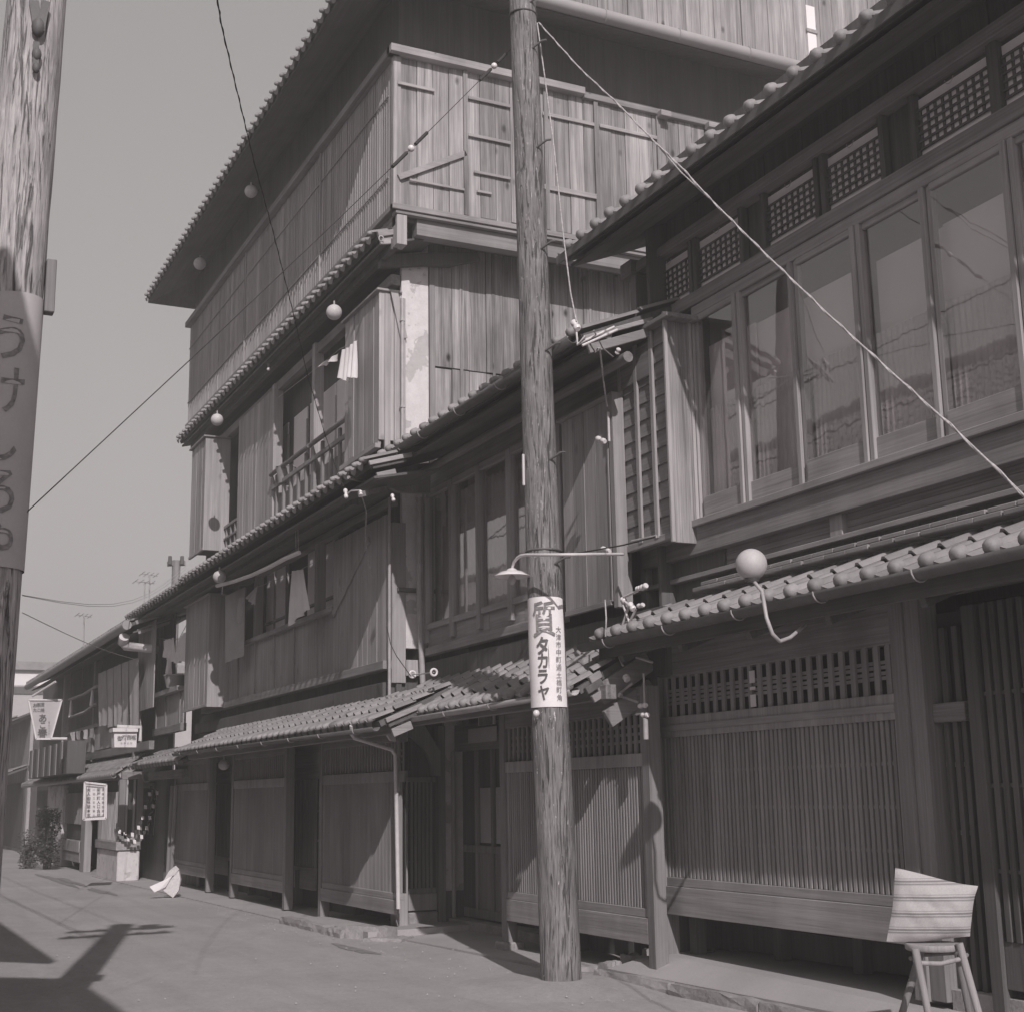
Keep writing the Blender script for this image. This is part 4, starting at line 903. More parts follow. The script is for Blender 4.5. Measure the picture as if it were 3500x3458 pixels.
# shutter box with lapped boards
yb0 = YRU - .30; x0, x1 = xr(2120, 1500, yb0), xr(2290, 1400, yb0); z0, z1 = zr(2130, 1885, yb0) - .0, zr(2120, 1192, yb0)
sb = MB().box(x0 + .03, x1 - .02, yb0 + .05, YRU + .05, z0 + .02, z1 - .02).build('shutter_box', 'dark', RH)
n = 12
for i in range(n):
    h = (z1 - z0 - .04) / n; z = z0 + .04 + i * h; bx('lapped_board', sb, 'board_mid_x', x0 + .02, x1 - .03, yb0 + .018, yb0 + .03, z, z + h + .02, .002, (-.11, 0, 0))
for i, x in enumerate((x0, x0 + (x1 - x0) * .33, x0 + (x1 - x0) * .645)): bx('batten', sb, 'post_light', x, x + .055, yb0 - .012, yb0 + .012, z0 - (.1 if i == 0 else -.02), z1)
bx('end_board', sb, 'board_light', x1 - .03, x1, yb0 - .03, YRU - .04, zr(2300, 1855, yb0), zr(2290, 1060, yb0)); bx('end_strip', sb, 'post_light', x1 - .01, x1 + .02, yb0 - .04, yb0 - .005, zr(2300, 1855, yb0), zr(2290, 1060, yb0))
bx('end_strip', sb, 'post_light', x1 - .01, x1 + .02, YRU - .09, YRU - .06, zr(2300, 1855, yb0), zr(2290, 1060, yb0))
bx('cap', sb, 'beam', x0 - .1, x1 + .12, yb0 - .07, YRU - .02, z1 + .01, z1 + .05); bx('sill', sb, 'frame_x', x0 + .05, x1 - .03, yb0 - .005, yb0 + .04, z0 - .02, z0 + .04)
bx('box_floor', sb, 'beam', x0 + .05, x1 - .03, yb0 + .04, YRU, z0 - .0, z0 + .018)
bx('side_panel', RH, 'dark', x0 - .0, x1 + .3, YRU - .02, YRU - .005, zt + .2, z0 + .3)

# ================================================================== THE LOW HOUSES TO THE LEFT
def onP(px, py, c, n):
    d = ray(px, py); c = V(c) - V((0, 0, EYE)); n = V(n); t = c.dot(n) / d.dot(n); return V((0, 0, EYE)) + d * t
YL = 5.6
L1 = thing('two_storey_house', 'shabby two storey house with laundry in its upper window beside the four storey house', 'house', (-27.5, 5.6, 0))
xa1, xb1 = xr(538, 2300, YL), XL + .35
zsill = zr(600, 2350, YL); zbot = zr(600, 2475, YL)
bx('wall', L1, 'dark', xa1, xb1, YL + .7, YL + .8, 0, 5.2); bx('wall', L1, 'board_mid', xa1 - .05, xb1, YL + .0, YL + .06, zbot, zsill - .1)
bx('sill', L1, 'frame_x', xa1, xb1, YL - .12, YL + .05, zsill - .09, zsill)
bx('floor_beam', L1, 'beam', xa1, xb1 + .1, YL - .06, YL + .05, zbot - .14, zbot - .0)
for x in (xa1, (xa1 + xb1) / 2 - .3, xb1 - .3): bx('post', L1, 'post', x, x + .1, YL - .02, YL + .08, zbot + .0, zsill - .09 if x != xa1 else zr(545, 2120, YL))
ye1b = 5.1; zeb = zr(540, 2607, ye1b)
roof(L1, xr(447, 2612, ye1b), XE1 - .02, ye1b, zeb, YL + .1, zeb + .26, 3, .262, 'tile_dark', rd=.034)
bx('beam', L1, 'beam', xa1 - .4, XL + .9, YL - .1, YL + .0, zeb - .25, zeb - .1)
for a, b in ((536, 560), (562, 592)): bx('board', L1, 'dark', xr(a, 2850, YL + .25), xr(b, 2850, YL + .25), YL + .25, YL + .3, 0, zeb - .1)
for px_ in (562, 574): x = xr(px_, 2850, YL - .2); tube('bamboo_pole', L1, 'post', [(x, YL - .12, .0), (x, YL - .08, 1.75)], .04, 8)
boards_x(L1, 'lattice', xr(545, 2850, YL), XL + .8, YL + .26, .0, zeb - .1, .12, .02, 'slat')
L2 = thing('two_storey_house', 'long low shop house with hanging mats and signs near the left end', 'house', (-34, 5.6, 0))
YL2 = 5.4; x20, x21 = xr(108, 2500, YL2), xr(536, 2300, YL2)
bx('wall', L2, 'dark', x20, x21, YL2 + .25, YL2 + .35, 0, 4.3); bx('wall', L2, 'dark', x20, x21, YL2 + .28, YL2 + .34, 4.3, zr(260, 2240, 4.9) + .24)
z2s = zr(350, 2480, YL2); 
ye2 = 4.9; ze2 = zr(260, 2240, ye2); xg0, xg1 = xr(100, 2335, ye2), xr(440, 2140, ye2)
roof(L2, xg0, xg1, ye2, ze2, YL2 + 2, ze2 + 1.0, 1, .262, 'tile_dark')
bx('eave_boards', L2, 'eave', xg0, xg1, ye2 + .05, YL2 + .7, ze2 + .02, ze2 + .05, .003, (.36, 0, 0))
tube('gutter', L2, 'gutter', [(xg0, ye2 - .05, ze2 - .07), (xg1 + .1, ye2 - .05, ze2 - .04)], .09, 10)
pg = onY(438, 2160, ye2 - .08)
tag(tube('drain_pipe', None, 'metal_light', [onY(425, 2175, ye2 - .05), onY(420, 2195, ye2 - .05), onY(428, 2206, ye2), onY(538, 2218, YL2 + .05)], [.1, .1, .09, .08], 10), 'fat pale drain pipe bending back under the low shop house eave', 'pipe')
bx('bargeboard', L2, 'beam_light', xg1 + .0, xg1 + .05, ye2 + .1, YL2 + .3, ze2 + .1, ze2 + .18, .004, (.36, 0, 0)); bx('bargeboard', L2, 'beam_light', xg1 - .05, xg1, ye2 + .15, YL2 + .5, ze2 - .05, ze2 + .05, .004, (.36, 0, 0))
xw_ = xr(478, 2300, YL2 - .1); boards_x(L2, 'board_mid', xr(478, 2300, YL2), x21, YL2 - .05, zr(500, 2425, YL2), zr(500, 2140, YL2), .3)
bx('wall_panel', L2, 'board_mid', xr(232, 2530, YL2), xr(478, 2500, YL2), YL2 - .05, YL2 + .02, zr(350, 2560, YL2), zr(350, 2470, YL2))
bx('floor_beam', L2, 'beam', x20 + .5, x21, YL2 - .1, YL2, zr(350, 2575, YL2) - .1, zr(350, 2565, YL2))
bx('sill', L2, 'frame_x', xr(235, 2500, YL2), xr(345, 2500, YL2), YL2 - .1, YL2, zr(290, 2487, YL2) - .08, zr(290, 2487, YL2))
for a in (230, 334, 478): x = xr(a, 2400, YL2); bx('post', L2, 'post_light' if a == 230 else 'post', x - .1, x + .08, YL2 - .1, YL2 + .05, zr(a, 2600, YL2), zr(a, 2290, YL2) + .2)
for i, (a, b) in enumerate(((337, 362), (364, 388), (390, 412), (414, 440), (442, 472))):
    tag(cloth('hanging_mat', None, 'cloth_grey', onY(a, 2300 - i * 11, YL2 - .18), onY(b, 2290 - i * 11, YL2 - .18), onY(a + 2, 2480 + (i % 2) * 6, YL2 - .2), onY(b + 2, 2476 + (i % 3) * 5, YL2 - .2), 1.4, .02, 10, 14), ('grey hanging mat on the shop house, ' + ('leftmost of the five beside the open window', 'second from the left beside the window', 'middle one of the five above the box sign', 'second from the right over the box sign', 'rightmost and widest beside the wooden boards')[i]), 'mat', 'straw mats hanging from the shop house eave')
rp = thing('drying_rope', 'two sagging white cloth rolls hung in the open upper window of the shop house', 'clothes line', tuple(onY(290, 2400, YL2 - .2)))
for a, b, c in (((236, 2390), (285, 2372), (333, 2343)), ((238, 2450), (290, 2432), (325, 2405))):
    tube('cloth_roll', rp, 'cloth_grey', [onY(*a, YL2 - .2), onY(*b, YL2 - .22), onY(*c, YL2 - .2)], .035, 6)
for a, b in (((243, 2392), (241, 2450)), ((316, 2352), (313, 2410))): tube('white_cord', rp, 'cloth', [onY(*a, YL2 - .21), onY(*b, YL2 - .21)], [.02, .05], 5)
# striped towels under the sill
for i in range(4):
    a = 240 + i * 21
    tag(cloth('towel', None, 'cloth_grey' if i % 2 else 'cloth', onY(a, 2502 - i * 4, YL2 - .15), onY(a + 16, 2499 - i * 4, YL2 - .15), onY(a + 3, 2530 - i * 4, YL2 - .15), onY(a + 13, 2532 - i * 4, YL2 - .15), 1, .03, 6, 5), 'small towel under the shop house window sill, ' + ('first from the left', 'second from the left', 'third from the left', 'fourth from the left, next to the mats')[i], 'towel', 'towels under the shop house sill')
ye2b = 4.95; zeb2 = zr(250, 2662, ye2b)
roof(L2, xr(85, 2675, ye2b), xr(402, 2650, ye2b), ye2b, zeb2, YL2 + .05, zeb2 + .35, 4, .262, 'tile_dark')
tube('gutter', L2, 'gutter', [(xr(85, 2675, ye2b), ye2b - .06, zeb2 - .05), (xr(400, 2650, ye2b), ye2b - .06, zeb2 - .02)], .05, 8)
xe2 = xr(402, 2650, ye2b)
for k_, (dz, dy) in enumerate(((.04, 0), (-.1, .1), (-.2, .02))): bx('bargeboard', L2, 'beam_light', xe2 - .03, xe2 + .06, ye2b + dy, ye2b + .45, zeb2 + dz, zeb2 + dz + .07, .004, (.5 - k_ * .25, 0, 0))
bx('tie_board', L2, 'beam_light', xe2 - .05, xe2 + .03, ye2b + .1, onX(530, 2668, xe2).y, zeb2 - .27, zeb2 - .17, .004)
# ground floor of the shop house
cb = onZ(398, 3013, 0); xc, yc = cb.x, cb.y
ysd = onX(475, 2990, xc).y
xf0 = xr(328, 3000, yc)
zb_ = onY(398, 2905, yc).z; zwn = onY(398, 2700, yc).z
bx('plaster_base', L2, 'plaster', xf0, xc, yc, ysd, 0, zb_, .02)
bx('window_sill', L2, 'frame_x', xf0 - .05, xc + .04, yc - .04, ysd, zb_ + .003, zb_ + .16)
for x, y in ((xc - .06, yc + .02), (xf0 + .05, yc + .02), (xc - .06, ysd - .06)): bx('post', L2, 'post', x - .06, x + .06, y - .03, y + .09, zb_ + .163, zeb2 - .1)
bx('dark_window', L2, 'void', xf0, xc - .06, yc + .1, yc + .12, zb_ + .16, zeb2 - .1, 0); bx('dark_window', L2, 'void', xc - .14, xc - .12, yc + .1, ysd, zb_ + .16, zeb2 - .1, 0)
slats(L2, 'frame', xf0 + .1, xc - .1, yc + .04, zb_ + .163, zb_ + 1.1, .16, .05, .03)
for i in range(2): y = yc + (ysd - yc) * (i + 1) / 3; bx('window_bar', L2, 'frame', xc - .05, xc - .01, y - .02, y + .02, zb_ + .163, zeb2 - .1)
bx('window_glimpse', L2, 'shoji_bright', xc - .11, xc - .1, yc + .25, ysd - .05, zb_ + .17, zb_ + .32, 0)
bx('lintel', L2, 'beam', xf0 - 4, xc, yc + .03, yc + .12, zeb2 - .098, zeb2 + .05); bx('lintel', L2, 'beam_y', xc - .1, xc, yc + .12, ysd, zeb2 - .098, zeb2 + .05)
for a, b in ((282, 296),): bx('post', L2, 'post_light', xr(a, 2900, yc + .1), xr(b, 2900, yc + .1), yc + .05, yc + .2, 0, zeb2 - .1)
xl_a, xl_b = xr(224, 2850, yc + .1), xr(282, 2850, yc + .1)
bx('lattice_back', L2, 'dark', xl_a, xl_b, yc + .12, yc + .16, .6, zeb2 - .1); slats(L2, 'lattice', xl_a, xl_b, yc + .07, 1.0, zeb2 - .3, .16, .09, .03)
bx('kick_board', L2, 'frame_x', xl_a, xl_b, yc + .05, yc + .1, zr(250, 2945, yc), zr(250, 2870, yc)); bx('kick_board', L2, 'board_mid', xl_a, xl_b, yc + .03, yc + .1, zr(250, 2910, yc), zr(250, 2872, yc))
for a, b in ((168, 194), (198, 222)): bx('stucco_pier', L2, 'plaster', xr(a, 2900, yc + .1), xr(b, 2900, yc + .1), yc + .0, yc + .4, 0, zeb2 - .1, .02)
# ---- signs
def flat_sign(name, label, px4, x, th, mat='sign', frame=None, cat='sign'):
    pts = [onX(a, b, x) for a, b in px4]; t = thing(name, label, cat, tuple(sum(pts, V()) / len(pts)))
    c = sum(pts, V()) / len(pts)
    MB().prism(pts, (-th, 0, 0)).build('board', mat, t)
    if frame:
        mb = MB()
        for a, b in zip(pts, pts[1:] + pts[:1]): mb.beam(a + V((.004, 0, 0)), b + V((.004, 0, 0)), .03, .045, (1, 0, 0))
        mb.build('frame', frame, t)
    return t, pts
t, pts = flat_sign('shop_sign', 'white trapezoid shop sign with brushed black characters hung over the street', [(97, 2390), (211, 2390), (174, 2524), (123, 2524)], -31, .06, 'sign_grey', 'sign')
def mX(x): return lambda u, v: (x, 0, 0)
def put(parent, x, mat, items, bold=.0, sx=1., name='lettering', each=False):
    """items: (char, px, py, size in px); placed on the plane of constant x facing the viewer"""
    pxm = abs(onX(items[0][1] + 50, items[0][2], x).y - onX(items[0][1], items[0][2], x).y) / 50
    L = [(ch, onX(a, b, x).y, onX(a, b, x).z, s * pxm) for ch, a, b, s in items]
    return lettering(name, parent, mat, L, lambda u, v: (x, u, v), bold, sx, each)
put(t, -30.985, 'ink', [('お', 120, 2408, 15), ('茶', 132, 2407, 15), ('漬', 145, 2406, 15), ('た', 120, 2425, 15), ('こ', 132, 2425, 13), ('焼', 145, 2425, 15)], .01)
put(t, -30.985, 'ink', [('あ', 146, 2452, 31), ('こ', 146, 2477, 27), ('春', 145, 2503, 34)], .012, 1., 'lettering', True)
put(t, -30.985, 'ink_pale', [('電', 168, 2467, 7), ('話', 168, 2477, 7), ('三', 168, 2487, 7), ('二', 168, 2496, 7), ('五', 167, 2505, 7)], 0)
tube('sign_bracket', t, 'metal_light', [onX(110, 2378, -31), onX(190, 2328, -30.5)], .025, 6); tube('sign_bracket', t, 'metal_light', [onX(175, 2523, -31), onX(230, 2523, -30.9)], .035, 6)
t = thing('box_sign', 'white box sign with four brushed characters under a small metal cap', 'sign', tuple(onX(428, 2520, -25.5)))
pts = [onX(390, 2500, -25.5), onX(468, 2500, -25.5), onX(466, 2552, -25.5), onX(391, 2552, -25.5)]
MB().prism(pts, (-.28, 0, 0)).build('board', 'sign', t)
pts = [onX(386, 2486, -25.45), onX(472, 2488, -25.45), onX(472, 2499, -25.45), onX(386, 2499, -25.45)]; MB().prism(pts, (-.36, 0, 0)).build('cap', 'sign', t)
put(t, -25.48, 'ink', [('御', 409, 2518, 17), ('宿', 425, 2518, 17), ('西', 441, 2518, 17), ('福', 456, 2518, 17)], .012, 1., 'lettering', True)
put(t, -25.48, 'ink_pale', [('ラ', 415, 2538, 9), ('ヂ', 426, 2538, 9), ('オ', 437, 2538, 9), ('付', 448, 2538, 9)], 0)
MB().tube([onX(400, 2481, -25.7), onX(480, 2483, -25.7), onX(479, 2530, -25.7)], .035, 6).build('sign_bracket', 'metal_light', t)
t, pts = flat_sign('notice_board', 'framed white notice board with vertical columns of writing hanging at the shop corner', [(289, 2672), (363, 2680), (361, 2796), (284, 2800)], -25.2, .05, 'sign', 'sign')
cols = [(352, '温泉旅館御案内'), (337, '柴屋町入口会所'), (321, '一泊二食付安心'), (303, '大人御休憩本家')]
for cx_, s in cols: put(t, -25.185, 'ink' if cx_ != 352 else 'ink_pale', [(ch, cx_, 2697 + i * 14.5, 13 if cx_ in (303, 337) else 9) for i, ch in enumerate(s)], .01)
mb = MB(); q = [onX(a, b, -25.18) for a, b in ((296, 2684), (356, 2689), (354, 2787), (293, 2791))]
for a, b in zip(q, q[1:] + q[:1]): mb.beam(a, b, .008, .008, (1, 0, 0))
mb.build('inner_border', 'ink', t)
# garland of dark and white cloth squares at the shop corner
gl_ = thing('cloth_garland', 'drooping garland of alternating dark and white cloth squares across the shop corner window', 'garland', tuple(onX(470, 2780, xc + .3)))
path = [(527, 2690), (520, 2712), (513, 2735), (507, 2756), (502, 2775), (497, 2793), (491, 2810), (483, 2826), (474, 2840), (462, 2850), (450, 2856), (438, 2855), (427, 2848), (418, 2840), (411, 2830)]
for i, (a, b) in enumerate(path):
    p = onX(a, b, xc + .25); s = .06
    for j in range(2): MB().prism([p + V((0, -s * .5 + j * .11 - .05, s * .6 - j * .1)), p + V((0, s * .4 + j * .11 - .05, s * .5 - j * .1)), p + V((0, s * .5 + j * .11 - .05, -s * .7 - j * .1)), p + V((0, -s * .4 + j * .11 - .05, -s * .6 - j * .1))], (-.01, 0, 0)).build('flag', 'cloth' if (i + j) % 2 else 'flag_dark', gl_)
tag(cloth('curtain_cloth', None, 'cloth', onX(522, 2690, xc + .1), onX(534, 2700, xc + .1), onX(508, 2850, xc + .1), onX(520, 2855, xc + .1), 1.5, .02, 8, 12), 'narrow pale cloth hanging at the right side of the shop corner window', 'cloth')
# shrubs at the left edge
def shrub(name, label, c, rx, ry, h, n, seed, group=None):
    random.seed(seed); t = thing(name, label, 'plant', c, group); mb = MB(); c = V(c)
    for i in range(7): a = random.uniform(0, 6.28); mb.tube([c + V((.08 * math.cos(a), .08 * math.sin(a), 0)), c + V((rx * .4 * math.cos(a), ry * .4 * math.sin(a), h * .45)), c + V((rx * .7 * math.cos(a), ry * .7 * math.sin(a), h * random.uniform(.7, .95)))], [.025, .016, .006], 5)
    mb.build('stem', 'dark', t); mb = MB()
    cl = [(random.uniform(-rx, rx), random.uniform(-ry, ry), random.uniform(.12, 1) * h, random.uniform(.14, .3)) for _ in range(42)]
    for i in range(n):
        q = random.choice(cl); d = V((random.gauss(0, 1), random.gauss(0, 1), random.gauss(0, .8))).normalized() * q[3] * .7 * random.uniform(.5, 1)
        p = c + V((q[0], q[1], q[2])) + d; a = V((random.gauss(0, 1), random.gauss(0, 1), random.gauss(0, .5))).normalized(); b = a.cross(V((random.gauss(0, 1), random.gauss(0, 1), random.gauss(0, 1)))).normalized()
        s = random.uniform(.022, .05); mb.add([p - a * s, p + b * s * .42, p + a * s, p - b * s * .42], [(0, 1, 2, 3)])
    mb.build('foliage', 'leaf', t); random.seed(seed + 1); return t
p = onZ(112, 2972, 0); shrub('shrub', 'bushy leafy shrub growing against the pale stucco pier at the far left', (p.x, p.y + .3, 0), .30, .16, 1.25, 3000, 11)
p = onZ(70, 2972, 0); shrub('shrub', 'lower leafy shrub at the very left edge beside the bushy one', (p.x - .6, p.y + .2, 0), .25, .12, .8, 900, 13)
# next house down the street and the pale block behind
L3 = thing('two_storey_house', 'last house of the row at the left edge beyond the shop house', 'house', (-48, 5.8, 0))
bx('wall', L3, 'board_mid', -62, x20 - .3, 5.4, 5.5, 0, 4.1); roof(L3, -62, x20 - .2, 4.8, 4.0, 7.4, 5.1, 1, .262, 'tile_dark'); roof(L3, -62, x20 - .6, 4.6, 2.3, 5.4, 2.6, 2, .262, 'tile_dark')
bx('shop_shutter', L3, 'dark', -60, x20 - .8, 5.36, 5.39, .1, 2.1)
xx = xr(72, 2560, 4.95); sb_ = onX(150, 2600, -33)
bxs = thing('balcony_box', 'dark boarded balcony box with straw screens under the trapezoid sign', 'balcony', (-37, 4.9, 2.5))
bx('board', bxs, 'dark', xr(100, 2600, 4.6), xr(228, 2600, 4.6), 4.6, 5.0, zr(228, 2642, 4.6), zr(228, 2530, 4.6) )
for i in range(6): a = 105 + i * 20; bx('slat', bxs, 'post', xr(a, 2600, 4.58), xr(a + 6, 2600, 4.58), 4.57, 4.595, zr(228, 2642, 4.6), zr(228, 2532, 4.6))
bxx = -62
BB = thing('apartment_block', 'pale distant block with a dark roof line seen over the low roofs at the left', 'building', (bxx, 12, 0))
zt0 = onX(130, 2290, bxx).z
bx('wall', BB, 'sign_grey', bxx - 8, bxx, 3.2, 15, 0, zt0, .01); bx('cornice', BB, 'tile', bxx - 8, bxx + .25, 3.0, 15.2, zt0 + .003, zt0 + .35); bx('roof_line', BB, 'dark', bxx + .01, bxx + .06, 3.2, 15, zt0 - 1.0, zt0 - .7)
bx('window_band', BB, 'shoji_bright', bxx + .01, bxx + .03, 3.6, 14, zt0 - .65, zt0 - .1)

# ================================================================== THE HOUSES ACROSS THE STREET (seen in the window panes, shade the road edge)
def across(label, x0, x1, ye, ze, yr_, zr_, seed, nwin):
    random.seed(seed); h = thing('townhouse', label, 'house', ((x0 + x1) / 2, ye - 1, 0))
    bx('wall', h, 'board_mid', x0 + .3, x1 - .3, ye - 1.3, ye - .9, 0, ze + .3, .01); 
    mb = MB(); th = .12; pr = [(ye, ze), (yr_, zr_), (yr_, zr_ - th), (ye, ze - th)]
    mb.prism([(x0, a, b) for a, b in pr], (x1 - x0, 0, 0)); r = mb.build('roof', 'tile_dark', h)
    mb = MB()
    for i in range(int((x1 - x0) / .3)): x = x0 + i * .3 + .1; mb.beam((x, ye, ze + .03), (x, yr_, zr_ + .03), .09, .07, (0, 0, 1))
    for i in range(12): t = i / 12; mb.beam((x0, ye + (yr_ - ye) * t, ze + .02 + (zr_ - ze) * t), (x1, ye + (yr_ - ye) * t, ze + .02 + (zr_ - ze) * t), .03, .06)
    mb.build('tile_rows', 'tile_dark', r, 'stuff'); tube('ridge', r, 'tile', [(x0, yr_, zr_ + .1), (x1, yr_, zr_ + .1)], .16, 8)
    for i in range(nwin):
        a = x0 + 1 + (x1 - x0 - 2) * i / nwin; b = a + (x1 - x0 - 2) / nwin * .7
        w = bx('window', h, 'shoji', a, b, ye - .9, ye - .87, 3.2, 4.5); bx('frame', w, 'frame_x', a - .05, b + .05, ye - .87, ye - .84, 3.1, 3.2); bx('frame', w, 'frame_x', a - .05, b + .05, ye - .87, ye - .84, 4.5, 4.6)
    bx('lower_roof', h, 'tile', x0, x1, ye - .9, ye - .1, 2.6, 2.7, .01, (-.35, 0, 0)); bx('wall', h, 'frame_x', x0, x1, ye - .95, ye - .85, .0, 2.5)
across('long tiled townhouse across the street mirrored in the upper window panes', -30, -6.8, .2, 5.5, -4.6, 8.7, 3, 7)
across('townhouse across the street on the near side of the pale pole', -4.2, 5, -.1, 6.3, -4.6, 8.6, 4, 3)
across('far townhouse across the street beyond the long one', -60, -30.6, .1, 5.1, -4.6, 7.8, 5, 8)
random.seed(21)

# ================================================================== POLES AND WIRES
HF = V((-.90, .436, 0))
b0 = onZ(1917, 3346, .05); t0 = onP(1788, 82, b0 + V((.12, -.42, 0)), HF); d_ = (t0 - b0) / t0.z if t0.z else V()
PB, PT = b0, b0 + (t0 - b0) * 1.12
def proj_z(p): d = V(p) - V((0, 0, EYE)); return RX.z * d.x + RY.z * d.y + RZ.z * d.z
UP = thing('utility_pole', 'dark weathered wooden utility pole in front of the middle house, with a white poster', 'utility pole', tuple(b0))
def pole_mesh(a, b, r0, r1, mat, parent, n=40, seg=28, rough=.004, name='pole_shaft'):
    mb = MB(); vs = []; ax = (b - a)
    off = [J(rough) for _ in range(seg)]
    for i in range(n + 1):
        t = i / n; c = a + ax * t + V((J(.0015), J(.0015), 0))
        for k in range(seg):
            th_ = 2 * math.pi * k / seg; r = r0 + (r1 - r0) * t + off[k] * .6 + J(.0018) + .004 * math.sin(t * 9 + k * .2); vs.append(c + V((r * math.cos(th_), r * math.sin(th_), 0)))
    fs = [(i * seg + k, i * seg + (k + 1) % seg, (i + 1) * seg + (k + 1) % seg, (i + 1) * seg + k) for i in range(n) for k in range(seg)]
    mb.add(vs, fs, True); return mb.build(name, mat, parent)
r0_, r1_ = 70 * proj_z(b0) / FPX, 44 * proj_z(t0) / FPX
sh = pole_mesh(PB - V((0, 0, .1)), PT, r0_, r1_ * .98, 'pole', UP)
def pole_c(z): return PB + (PT - PB) * (z / PT.z)
def pole_r(z): return r0_ + (r1_ * .98 - r0_) * z / PT.z
side = V((.436, .90, 0))                       # direction that points right as seen from the street
for px_, py_ in ((1812, 92), (1825, 243), (1850, 570), (1872, 905), (1885, 1243), (1893, 1606), (1912, 1955)):
    z = onP(px_, py_, b0, HF).z; c = pole_c(z); r = pole_r(z); q = c + side * (r * .55) - HF * (r * .8)
    tube('step_bolt', UP, 'metal_dark', [q, q + side * .09 - HF * .04 + V((0, 0, .05)), q + side * .13 - HF * .05 + V((0, 0, .05))], .01, 6)
for z in (onP(1785, 118, b0, HF).z, onP(1920, 1905, b0, HF).z):
    c = pole_c(z); r = pole_r(z) + .006; tube('wire_band', UP, 'metal_dark', [c + V((r * math.cos(a), r * math.sin(a), 0)) for a in [i * math.pi / 10 for i in range(21)]], .009, 5)
bx('conduit', UP, 'metal_light', *(lambda c, r: (c.x - .01, c.x + .01, c.y - r - .02, c.y - r, zr(1808, 1740, 5.5), zr(1808, 1640, 5.5)))(pole_c(5) , pole_r(5)))
# poster wrapped round the pole
zt1, zb1 = onP(1878, 2052, b0, HF).z, onP(1878, 2420, b0, HF).z
ps = thing('poster', 'white paper poster with large brushed characters wrapped round the utility pole', 'poster', tuple(pole_c((zt1 + zb1) / 2)))
view = math.atan2(-HF.y, -HF.x)                # angle of the pole face turned to the viewer
def wrap(u, v, dr=.004):
    c = pole_c(v); r = pole_r(v) + .010 + dr; a = view + .0 + u / r; return (c.x + r * math.cos(a), c.y + r * math.sin(a), v)
mb = MB(); vs = []; nu, nv = 26, 16; ua, ub = -.225, .165
for j in range(nv + 1):
    for i in range(nu + 1):
        u = ua + (ub - ua) * i / nu; v = zb1 + (zt1 - zb1) * j / nv
        v -= .012 * (abs(i / nu - .5) * 2) ** 6 * (1 if j == nv else 0); vs.append(wrap(u, v, .002 * math.sin(v * 9 + u * 14)))
mb.add(vs, [(j * (nu + 1) + i, j * (nu + 1) + i + 1, (j + 1) * (nu + 1) + i + 1, (j + 1) * (nu + 1) + i) for j in range(nv) for i in range(nu)], True); mb.build('paper', 'paper', ps)
hh = zt1 - zb1; kz = hh / 368.
def ch_pos(px, py):     # place in the poster from the photograph: px about the pole axis, py down from the top
    ax_ = 1872 + (py - 2052) * .045; return math.asin(max(-.98, min(.98, (px - ax_) / 62.))) * (pole_r(3.6) + .012), zt1 - (py - 2052) * kz
def chars(l): return [(c, *ch_pos(px, py), s * kz) for c, px, py, s in l]
lettering('big_characters', ps, 'ink_pale', chars([('質', 1864, 2127, 126)]), lambda u, v: wrap(u, v, .0075), .014, .68, True)
lettering('big_characters', ps, 'ink', chars([('タ', 1860, 2216, 64), ('カ', 1862, 2267, 56), ('ラ', 1863, 2320, 56), ('ヤ', 1866, 2373, 54)]), lambda u, v: wrap(u, v, .0075), .03, .78, True)
lettering('small_characters', ps, 'ink_pale', chars([(c, 1913 + i * .5, 2163 + i * 25.2, 23) for i, c in enumerate('大津市中町通土橋町角')]), lambda u, v: wrap(u, v, .0075), .004, .95, True)
# porcelain knob on the pole foot of the poster and paper scraps
for px_, py_ in ((1833, 2436),): q = onP(px_, py_, pole_c(2.5) - HF * .17, HF); tag(MB().ball(q, .028).build('insulator', 'porcelain', None), 'small white knob on the pole just under the poster', 'insulator')
# near pole at the left edge
NPb = V((-7.2, .72, 0)); cz = lambda px, py: onP(px, py, NPb, HF)
top = cz(116, 82); low = cz(-22, 1738); dz_ = (top - low) / (top.z - low.z)
npc = lambda z: low + dz_ * (z - low.z); NP = thing('utility_pole', 'pale grey wooden utility pole at the left edge of the frame with a painted band', 'utility pole', tuple(npc(0)))
npr = lambda z: .172 - .0035 * z
pole_mesh(npc(-.1), npc(7.9), npr(0), npr(7.9), 'pole_near', NP)
for z in (7.5, 7.0): bm('crossarm', NP, 'post', npc(z) + V((.1, -.62, 0)), npc(z) + V((.1, .62, 0)), .1, .1)
mb = MB()
for z in (7.5, 7.0):
    for y in (-.52, -.25, .25, .52): mb.ball(npc(z) + V((.1, y, .12)), .05, 8, 6)
mb.build('insulators', 'porcelain', NP, 'stuff'); bx('transformer', NP, 'metal', npc(6.2).x - .25, npc(6.2).x - .16, 1.0, 1.25, 7.15, 7.6, .02)
zb2 = cz(75, 1030).z; mb = MB(); vs = []; seg = 36; zlo = cz(0, 1950).z
for j in range(9):
    z = zlo + (zb2 - zlo) * j / 8; c = npc(z); r = npr(z) + .006
    for k in range(seg): a = 2 * math.pi * k / seg; vs.append(c + V((r * math.cos(a), r * math.sin(a), .012 * math.sin(a * 1.0) if j == 8 else 0)))
mb.add(vs, [(j * seg + k, j * seg + (k + 1) % seg, (j + 1) * seg + (k + 1) % seg, (j + 1) * seg + k) for j in range(8) for k in range(seg)], True)
bnd = mb.build('painted_band', 'sign_grey', NP)
vw = math.atan2(-(npc(3).y), -(npc(3).x))
def nwrap(u, v): c = npc(v); r = npr(v) + .0095; a = vw + u / r; return (c.x + r * math.cos(a), c.y + r * math.sin(a), v)
